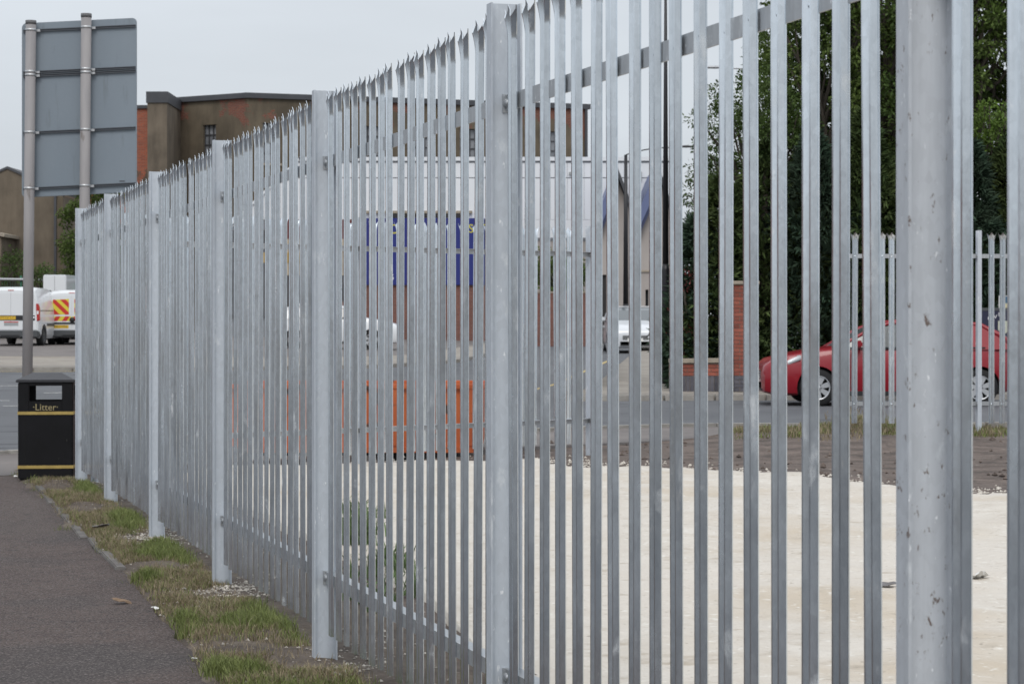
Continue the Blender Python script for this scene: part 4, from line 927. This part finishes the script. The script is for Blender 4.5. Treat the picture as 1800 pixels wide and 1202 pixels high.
HB = MB().box((-pw/4+.006,0,-.0325), (pw/4-.006,.11,.0325)).mesh('brick'); HC = MB().box((-pw/2,0,-.0325), (-pw/2+.11,pw-.11,.0325)).mesh('brick')
QB = MB().box((-pw/8+.006,0,-.0325), (pw/8-.006,.11,.0325)).mesh('brick')
for c in range(27):
    z = .0375+c*.075; m_ = 'brick_blue' if c < 4 else 'brick_red'
    seq = ((HB,-pw/4), (HB,pw/4)) if c % 2 else ((QB,-pw*3/8), (HB,0), (QB,pw*3/8))
    for me, x in seq:
        me2 = me if c >= 4 else me.copy(); o = link('brick', me2, m_, pr); o.location = (x, random.uniform(-.004,.003), z)
    for s in (1, -1):
        o = link('brick', HC if c >= 4 else HC.copy(), m_, pr); o.location = (.0, .112, z); o.scale = (s, 1, 1)
MB().box((-pw/2-.04,-.04,2.03), (pw/2+.04,pw+.04,2.10)).build('cap', 'coping', pr, .01)
# low brick wall by the side road on the left
p = at(930,0,84); lw = empty('boundary_wall', (p.x, 84, h(1,84)+.06)); tag(lw, 'red brick boundary wall with a shrub above, across the side road', 'wall')
zt = at(0,515,84).z-lw.location.z; bx('wall', (0,0,-.2), (2.35,.23,zt), 'red_wall', lw); bx('capping', (-.02,-.03,zt), (2.37,.26,zt+.06), 'coping', lw)

# --- notices on the right behind the red car
p = at(1754,0,41.9); pk = empty('parking_sign', (p.x, 41.3, h(p.x,41.3)+.09)); tag(pk, 'small blue and cream parking sign with a white P', 'sign')
z1_, z2_, z3_ = [at(0, y, 41.3).z-pk.location.z for y in (521, 533, 541)]
MB().tube([(.0,.04,-.2), (.0,.04,z1_-.02)], .025, 10).build('post', 'lamp_grey', pk)
a = bx('plate', (-.10,-.004,z2_), (.075,.012,z1_), 'p_blue', pk); bx('supplementary_plate', (-.10,-.004,z3_), (.075,.012,z2_-.004), 'p_cream', pk)
bx('plate_border', (-.115,.0,z3_-.012), (.09,.010,z1_+.012), 'plate_white', pk)
text('letter', 'P', .13, 'white_letter', a, (-.03,-.006,(z1_+z2_)/2), (R(90),0,0), extrude=.001)
p = at(1748,0,41.0); nb = empty('notice_board', (p.x, 41.1, h(p.x,41.1)+.09)); tag(nb, 'dark navy notice board with pale lettering behind the red car', 'notice board')
zz = lambda y: at(0, y, 41.1).z-nb.location.z
ba = bx('board', (-.22,0,zz(605)), (.75,.04,zz(546)), 'navy_board', nb); bx('top_rail', (-.24,-.01,zz(546)), (.77,.05,zz(541)), 'grey_trim', nb)
for x in (-.15, .66): MB().tube([(x,.07,-.2), (x,.07,zz(560))], .028, 10).build('post', 'grey_trim', nb)
text('board_letter', 'V', .11, 'white_letter', ba, (.04,-.004,zz(557)), (R(90),0,R(0)), extrude=.001); text('board_letter', 'U', .11, 'white_letter', ba, (.13,-.004,zz(553)), (R(90),0,0), extrude=.001)
MB().prism([(.09,zz(564)), (.40,zz(564)), (.40,zz(578)), (.20,zz(587)), (.09,zz(580))], 'y', -.006, -.0005).build('notice', 'notice_cream', ba)
bx('small_label', (-.10,-.006,zz(562)), (-.05,-.0005,zz(557)), 'white_letter', ba)

# --- overhead wire
p0 = Vector((wx1-5.5, WY-.3, at(0,300,WY).z)); 

# ================================================================ TREES AND PLANTS
def leaf_quad(mb, p, d, nrm, L_, W_):
    s = d.cross(nrm); s.normalize(); i = len(mb.v)
    mid = p+d*L_*.5+nrm*L_*.10
    mb.v += [tuple(p), tuple(mid+s*W_*.5), tuple(p+d*L_), tuple(mid-s*W_*.5)]; mb.f.append((i, i+1, i+2, i+3)); mb.sm.append(False)
def rdir(rng): 
    z = rng.uniform(-1, 1); t = rng.uniform(0, 2*math.pi); q = math.sqrt(1-z*z); return Vector((q*math.cos(t), q*math.sin(t), z))
def limb(mb, a, b, r0, r1, rng, n=5, wob=.12):
    P = []; L_ = (b-a).length
    for k in range(n+1):
        t = k/n; P.append(a.lerp(b, t)+rdir(rng)*wob*L_*.25*math.sin(math.pi*t)+Vector((0,0,.08*L_*math.sin(math.pi*t))))
    mb.tube(P, [r0+(r1-r0)*k/n for k in range(n+1)], 7, cap=False); return P
def broadleaf(name, loc, height, rx, rz_, label, m, n_clump, n_leaf, ls, seed, base=None, group=None, sparse=.5, ry=None):
    rng = random.Random(seed); root = empty(name, loc); tag(root, label, 'tree', group); ry = ry or rx
    base = base if base is not None else height-2*rz_; cz = height-rz_
    tb = MB(); top = Vector((0,0,height*.72)); limb(tb, Vector((0,0,-.3)), top, .035*height*.6, .05, rng, 8, .05)
    lf_ = MB(); 
    for c in range(n_clump):
        d = rdir(rng); rad = rng.uniform(.45, 1.0)**.6; jag = 1+.22*noise.noise(d*2.3+Vector((seed,0,0)))
        ctr = Vector((d.x*rx*rad*jag, d.y*ry*rad*jag, cz+d.z*rz_*rad*jag))
        if ctr.z < base: ctr.z = base+rng.uniform(0, .5)
        if c % 4 == 0: limb(tb, Vector((0,0,max(.4, min(ctr.z-.6, height*.6)*rng.uniform(.6,.95)))), ctr, .055, .012, rng, 5)
        cr = rng.uniform(.25, .62)*sparse*1.6
        for k in range(n_leaf):
            q = rdir(rng); p = ctr+Vector((q.x*cr, q.y*cr, q.z*cr*.6))*rng.uniform(.2, 1)**.5
            nd = (q+Vector((0,0,-.2))+rdir(rng)*.7).normalized(); nn = (Vector((0,0,1))+rdir(rng)*.8).normalized()
            leaf_quad(lf_, p, nd, nn, ls*rng.uniform(.7,1.3), ls*.55)
    tb.build('trunk', 'bark', root, fix=False); tag(lf_.build('crown', m, root, fix=False), kind='stuff'); return root
def conifer(name, loc, height, r0, label, m, n, seed, group=None, flat=1.0):
    rng = random.Random(seed); root = empty(name, loc); tag(root, label, 'tree', group)
    tb = MB(); tb.tube([(0,0,-.3), (0,0,height*.5), (0,0,height*.95)], [.16,.10,.03], 8).build('trunk', 'bark', root)
    lf_ = MB()
    for i in range(n):
        t = rng.random()**1.15; z = t*height; t_ = rng.uniform(0, 2*math.pi); prof = (1-t**2.6)*(.82+.18*math.sin(t*9+seed))
        bulge = 1+.28*noise.noise(Vector((math.cos(t_)*1.6, math.sin(t_)*1.6, z*.9+seed*7)))
        rr = r0*prof*bulge*rng.uniform(.55, 1.0)**.5
        p = Vector((math.cos(t_)*rr, math.sin(t_)*rr*flat, z)); o_ = Vector((math.cos(t_), math.sin(t_), 0))
        d = (o_*.8+Vector((0,0,rng.uniform(-.35,.75)))+rdir(rng)*.5).normalized(); nn = (rdir(rng)+Vector((0,0,.6))).normalized()
        L_ = rng.uniform(.16,.34)
        s = d.cross(nn).normalized()
        for (o2, a) in ((0,1.0), (.35,.7), (-.35,.7)):                 # feathery spray of three tips
            dd = (d+s*o2*1.6).normalized(); leaf_quad(lf_, p, dd, nn, L_*a, .055)
    tag(lf_.build('foliage', m, root, fix=False), kind='stuff'); return root
TZ = h(6,44)
HG = 'dark conifers in the hedge behind the garden wall'
CON = ['conifer at the left end of the hedge beside the lamp column', 'dark conifer behind the wall just left of the brick pier', 'dark conifer directly behind the brick pier', 'dark conifer above the bonnet of the red car',
       'dark conifer above the windscreen of the red car', 'dark conifer above the roof of the red car', 'dark conifer above the boot of the red car', 'dark conifer at the right edge behind the parking sign']
for i, (xp, hh, rr) in enumerate(((1222,3.4,.75), (1268,4.2,1.05), (1345,4.9,1.25), (1430,5.1,1.35), (1520,5.5,1.4), (1612,5.3,1.4), (1705,4.9,1.4), (1795,5.4,1.5))):
    Yc = 43.3+.1*(i % 3)+.06*i; p = at(xp, 0, Yc)
    conifer('conifer_tree', (p.x, Yc, TZ), hh, rr, CON[i], 'conifer' if i % 3 else 'conifer_blue', int(5200*rr*hh/7), 11+i, HG)
TG = 'tall trees rising above the conifer hedge'
def T(xp, Y, hh, rx, rz_, lab, m, nc, nl, ls, seed, **kw):
    p = at(xp, 0, Y); return broadleaf('broadleaf_tree', (p.x, Y, TZ), hh, rx, rz_, lab, m, nc, nl, ls, seed, group=TG, **kw)
T(1330, 45.2, 6.6, 1.45, 2.5, 'slender leafy tree with loose branches at the left edge of the grove', 'leaf_dark', 230, 110, .075, 3, sparse=.40)
T(1440, 46.3, 9.6, 1.6, 4.0, 'tall dense green tree left of centre in the grove', 'leaf_mid', 260, 120, .095, 5, sparse=.45)
T(1560, 46.6, 11.5, 2.0, 5.0, 'tallest dark tree in the middle of the grove', 'leaf_dark', 290, 110, .10, 8)
T(1700, 46.4, 11.0, 2.0, 4.8, 'tall dark tree right of centre in the grove', 'leaf_mid', 280, 110, .10, 9)
T(1830, 46.8, 11.0, 2.0, 4.8, 'tall dark tree at the right edge of the grove', 'leaf_dark', 180, 85, .12, 10)
T(1500, 49.5, 12.5, 2.6, 5.4, 'dark tree standing at the back of the grove, left one', 'leaf_dark', 190, 75, .15, 13)
T(1680, 49.8, 12.8, 2.8, 5.4, 'dark tree standing at the back of the grove, right one', 'leaf_dark', 190, 75, .15, 14)
T(1742, 44.1, 5.9, .38, .55, 'bright yellow green sapling in front of the dark trees at the right', 'leaf_bright', 30, 45, .075, 15, sparse=.35)
p = at(1216,0,43.0); broadleaf('flowering_shrub', (p.x, 43.0, TZ), 2.6, .35, 1.0, 'shrub with reddish tips at the left end of the hedge', 'leaf_red', 24, 40, .06, 17, sparse=.3)
p = at(158,0,84); broadleaf('broadleaf_tree', (p.x, 84, h(p.x,84)), 6.9, 1.15, 3.0, 'green tree between the brown house and the fence end', 'leaf_mid', 190, 75, .12, 21, sparse=.42, base=.5)
p = at(68,0,80.5); broadleaf('shrub', (p.x, 81, h(p.x,81)), 2.9, .45, .8, 'dark shrub growing beside the brown house', 'leaf_dark', 26, 40, .10, 22, sparse=.4)
p = at(18,0,82.5); broadleaf('shrub', (p.x, 83, h(p.x,83)), 3.6, .6, 1.0, 'dark shrub in front of the lean to at the left edge', 'leaf_dark', 30, 40, .10, 23, sparse=.4)
p = at(985,0,85); broadleaf('shrub', (p.x, 85.2, h(p.x,85)), at(0,440,85).z-h(p.x,85), 1.1, .95, 'green shrub above the brick boundary wall across the side road', 'leaf_mid', 70, 60, .13, 24, base=1.6, sparse=.5)

# --- grass, weeds, rubble
def blades(name, spots, m, label, cat, seed, hgt, wd=.006, zf=vergez):
    rng = random.Random(seed); mb = MB()
    for (x, y, sp_, n, hm) in spots:
        for k in range(n):
            px_1 = x+rng.gauss(0, sp_); py_1 = y+rng.gauss(0, sp_); z = zf(px_1, py_1)-.01; L_ = hgt*hm*rng.uniform(.45,1.25); a = rng.uniform(0, 2*math.pi); lean = rng.uniform(.15,.95)*L_
            c, s = math.cos(a), math.sin(a); b = a+rng.uniform(.9,2.2); wx, wy = math.cos(b)*wd/2, math.sin(b)*wd/2; i = len(mb.v)
            mx_, my_ = px_1+c*lean*.35, py_1+s*lean*.35
            mb.v += [(px_1-wx, py_1-wy, z), (px_1+wx, py_1+wy, z), (mx_+wx*.8, my_+wy*.8, z+L_*.6), (mx_-wx*.8, my_-wy*.8, z+L_*.6), (px_1+c*lean, py_1+s*lean, z+L_*.9)]
            mb.f.append((i, i+1, i+2, i+3)); mb.sm.append(True); mb.f.append((i+3, i+2, i+4)); mb.sm.append(True)
    o = mb.build(name, m, fix=False); return tag(o, label, cat, kind='stuff')
def strip_spots(seed, n, Y0, Y1, o0, o1, dens, sp_, hm=1.0, thr=-.1, fr=1.1):
    rng = random.Random(seed); S = []
    while len(S) < n:
        Y = rng.uniform(Y0, Y1); o = rng.uniform(o0, o1); x, y = off(Y, o)
        if noise.noise(Vector((x*fr, y*fr, seed))) > thr: S.append((x, y, sp_, dens, hm*rng.uniform(.6,1.3)))
    return S
def gp(x, y): Y = FPX*CAMZ/(y-HOR); return ((x-900)/FPX*Y, Y)
def px_spots(lst, n, dens, sp_, seed, hm=1.0):
    rng = random.Random(seed); S = []
    for (x0_, y0_, x1_, y1_) in lst:
        for k in range(n):
            X, Y = gp(rng.uniform(x0_, x1_), rng.uniform(y0_, y1_)); S.append((X, Y, sp_, dens, hm*rng.uniform(.6,1.3)))
    return S
def pix_of(X, Y): return 900+FPX*X/Y, HOR+FPX*CAMZ/Y
GB = [(158,862,28,13), (225,922,34,22), (300,975,58,20), (335,985,38,14), (322,1105,22,24), (470,1095,75,26), (520,1112,32,26), (375,1185,36,18), (425,1192,40,14), (50,850,9,10), (70,874,7,7), (115,926,13,8), (173,972,9,7), (262,1025,20,8)]
BARE = [(150,897,36,8), (262,1000,75,6), (560,1165,95,24), (430,1150,70,12), (255,952,48,10), (415,1048,66,14), (100,858,30,8), (205,1010,45,7)]
def blob(L_, u, v): return max(math.exp(-((u-a)/c)**2-((v-b)/d)**2) for a, b, c, d in L_)
rg = random.Random(77); GS, DR = [], []
for k in range(40000):
    Y = 4.5+15*rg.random()**1.15; o = rg.uniform(-.50, .06); x, y = off(Y, o)
    if o < verge_off(Y)+.02+.05*rg.random(): continue
    u, v = pix_of(x, y); nz_ = noise.noise(Vector((x*2.3, y*2.3, 4))); gsc = blob(GB, u, v)+.28*nz_; bsc = blob(BARE, u, v)+.20*noise.noise(Vector((x*4, y*4, 8)))
    if v > 1210: gsc = .45+.5*nz_; bsc = .2*nz_
    if gsc > .33+.25*rg.random(): GS.append((x, y, .025, 4, .5+.6*gsc))
    elif gsc > .3 and rg.random() < .35: GS.append((x, y, .025, 3, .6))
    elif bsc > .34: 
        if rg.random() < .08: DR.append((x, y, .02, 2, .8))
    elif nz_ > -.28 or rg.random() < .35:
        DR.append((x, y, .025, 4, .55+.5*rg.random()))
        if rg.random() < .34+.4*max(0, gsc): GS.append((x, y, .02, 3, .6))
for (u, v, r_, n) in ((268,1028,.05,60), (236,1022,.03,25), (300,1012,.03,20), (24,835,.03,18), (60,862,.03,40), (110,930,.04,40)):
    X, Y = gp(u, v); GS.append((X, Y, r_, n, 1.0))
for (u, v) in ((285,1010), (250,1035), (175,925), (300,1040), (345,865), (190,930), (330,1120), (395,1085), (460,1150), (150,880), (430,1120), (300,1075), (350,1150)):
    X, Y = gp(u, v); DR.append((X, Y, .03, 8, 2.2))
blades('green_grass', GS, 'grass_green', 'green grass tufts growing between the footway and the fence', 'grass', 1, .068, .0038)
blades('dry_grass', DR, 'grass_dry', 'dry straw coloured grass on the verge along the fence', 'grass', 2, .05, .003)
inner = [(585,905,670,970), (600,1000,720,1085), (590,940,640,968)]
blades('weeds', [(x, y, .05, 40, 1) for x, y, *_ in px_spots(inner, 12, 1, .05, 43)], 'weed', 'green weeds growing on the inside of the fence', 'weeds', 3, .16, .012)
far_ = [(1305,760,1345,778), (1490,745,1545,775), (1545,755,1572,778), (1715,765,1765,780), (1430,760,1460,778), (1380,765,1400,780)]
blades('bank_grass', [(x, y, .13, 34, 1) for x, y, *_ in px_spots(far_, 14, 1, .1, 46)], 'grass_green', 'green grass on the soil bank below the far right fence', 'grass', 4, .075, .010, zf=sitez)
blades('bank_dry_grass', [(x, y, .12, 30, 1) for x, y, *_ in px_spots(far_+[(1370,760,1580,785), (1480,730,1530,765)], 12, 1, .1, 47)], 'grass_dry', 'dry grass on the soil bank below the far right fence', 'grass', 5, .10, .009, zf=sitez)
def stones(name, spots, m, label, seed, smin, smax, zf=vergez):
    rng = random.Random(seed); mb = MB()
    for (x, y) in spots:
        s = rng.uniform(smin, smax)*rng.uniform(.5,1); z = zf(x, y)+s*.2; i = len(mb.v); q = [Vector((rng.uniform(.6,1)*a, rng.uniform(.6,1)*b, rng.uniform(.4,.8)*c))*s for a, b, c in ((1,0,0),(-1,0,0),(0,1,0),(0,-1,0),(0,0,1),(0,0,-1))]
        ca, sa = math.cos(x*97), math.sin(x*97)
        for v in q: mb.v.append((x+v.x*ca-v.y*sa, y+v.x*sa+v.y*ca, z+v.z))
        for f_ in ((0,2,4),(2,1,4),(1,3,4),(3,0,4),(2,0,5),(1,2,5),(3,1,5),(0,3,5)): mb.f.append(tuple(i+k for k in f_)); mb.sm.append(False)
    return tag(mb.build(name, m, fix=False), label, 'rubble', kind='stuff')
rng = random.Random(5); S = []
for (a, b, c, d, n) in ((200,940,300,965,420), (330,1025,470,1060,520), (300,1060,420,1075,200), (255,935,320,960,300), (150,905,190,925,60), (420,1010,470,1045,90), (560,1130,700,1200,160), (160,848,180,856,30)):
    for k in range(n): S.append(gp(rng.gauss((a+c)/2, (c-a)/3.2), rng.gauss((b+d)/2, (d-b)/2.6)))
for k in range(900): Y = rng.uniform(4, 19.5); S.append(off(Y, rng.uniform(-.42, .9)))
stones('rubble', S, 'rubble', 'pale stone rubble scattered along the foot of the fence', 6, .005, .017)
S = []
cl_ = resample(CH[:-1], 200)
for k in range(2600):
    q = cl_[rng.randrange(200)]; S.append((q[0]+rng.gauss(0,.2), q[1]+abs(rng.gauss(0,.5))-.1))
stones('site_stones', [s for s in S if s[1] > 16], 'chalk', 'pale stones scattered where the chalk meets dark soil', 7, .01, .028, zf=sitez)
S = [gp(rng.uniform(900, 1800), rng.uniform(770, 850)) for k in range(260)]
stones('soil_clods', S, 'site_soil', 'dark clods lying on the soil bank', 8, .02, .05, zf=sitez)
# small litter
def scrap(name, px, py, sx_, sy_, m, label, cat, zf=vergez, tilt=.3):
    X, Y = gp(px, py); rg = random.Random(px); mb = MB(); n = 4
    for i in range(n+1):
        for j in range(n+1): mb.v.append(((i/n-.5)*sx_, (j/n-.5)*sy_, rg.uniform(0, .25)*min(sx_, sy_)))
    for i in range(n):
        for j in range(n): q = i*(n+1)+j; mb.f.append((q, q+n+1, q+n+2, q+1)); mb.sm.append(False)
    o = mb.build(name, m, fix=False); sm = o.modifiers.new('s', 'SOLIDIFY'); sm.thickness = .002
    o.location = (X, Y, zf(X, Y)+.012); o.rotation_euler = (rg.uniform(-tilt, tilt), rg.uniform(-tilt, tilt), rg.uniform(0, 3)); return tag(o, label, cat)
foot_z = lambda x, y: footz(x, y)
scrap('paper_scrap', 342, 1161, .022, .018, 'scrap_white', 'small white paper scrap on the footway edge near the nearest grass', 'litter', foot_z)
scrap('paper_scrap', 274, 1068, .05, .03, 'scrap_white', 'white paper scrap by the footway edge beside the fourth post from the end', 'litter')
scrap('paper_scrap', 27, 838, .05, .03, 'scrap_white', 'tiny white scrap on the footway in front of the bin', 'litter', foot_z)
scrap('dead_leaf', 214, 1062, .10, .05, 'leaf_brown', 'brown dead leaf lying on the tarmac edge', 'leaf', foot_z)
scrap('dead_leaf', 380, 1110, .06, .05, 'leaf_brown', 'reddish brown dead leaf in the verge grass', 'leaf')
scrap('metal_scrap', 178, 936, .09, .11, 'scrap_grey', 'grey flat scrap lying in the verge grass', 'litter', tilt=.12)
cz_ = lambda x, y: sitez(x, y)+.04
scrap('plastic_scrap', 1556, 1043, .14, .06, 'scrap_grey', 'grey crumpled plastic on the chalk left of the nearest post', 'litter', cz_, .5)
scrap('plastic_scrap', 1722, 1030, .16, .08, 'scrap_white', 'white crumpled plastic on the chalk right of the nearest post', 'litter', cz_, .5)
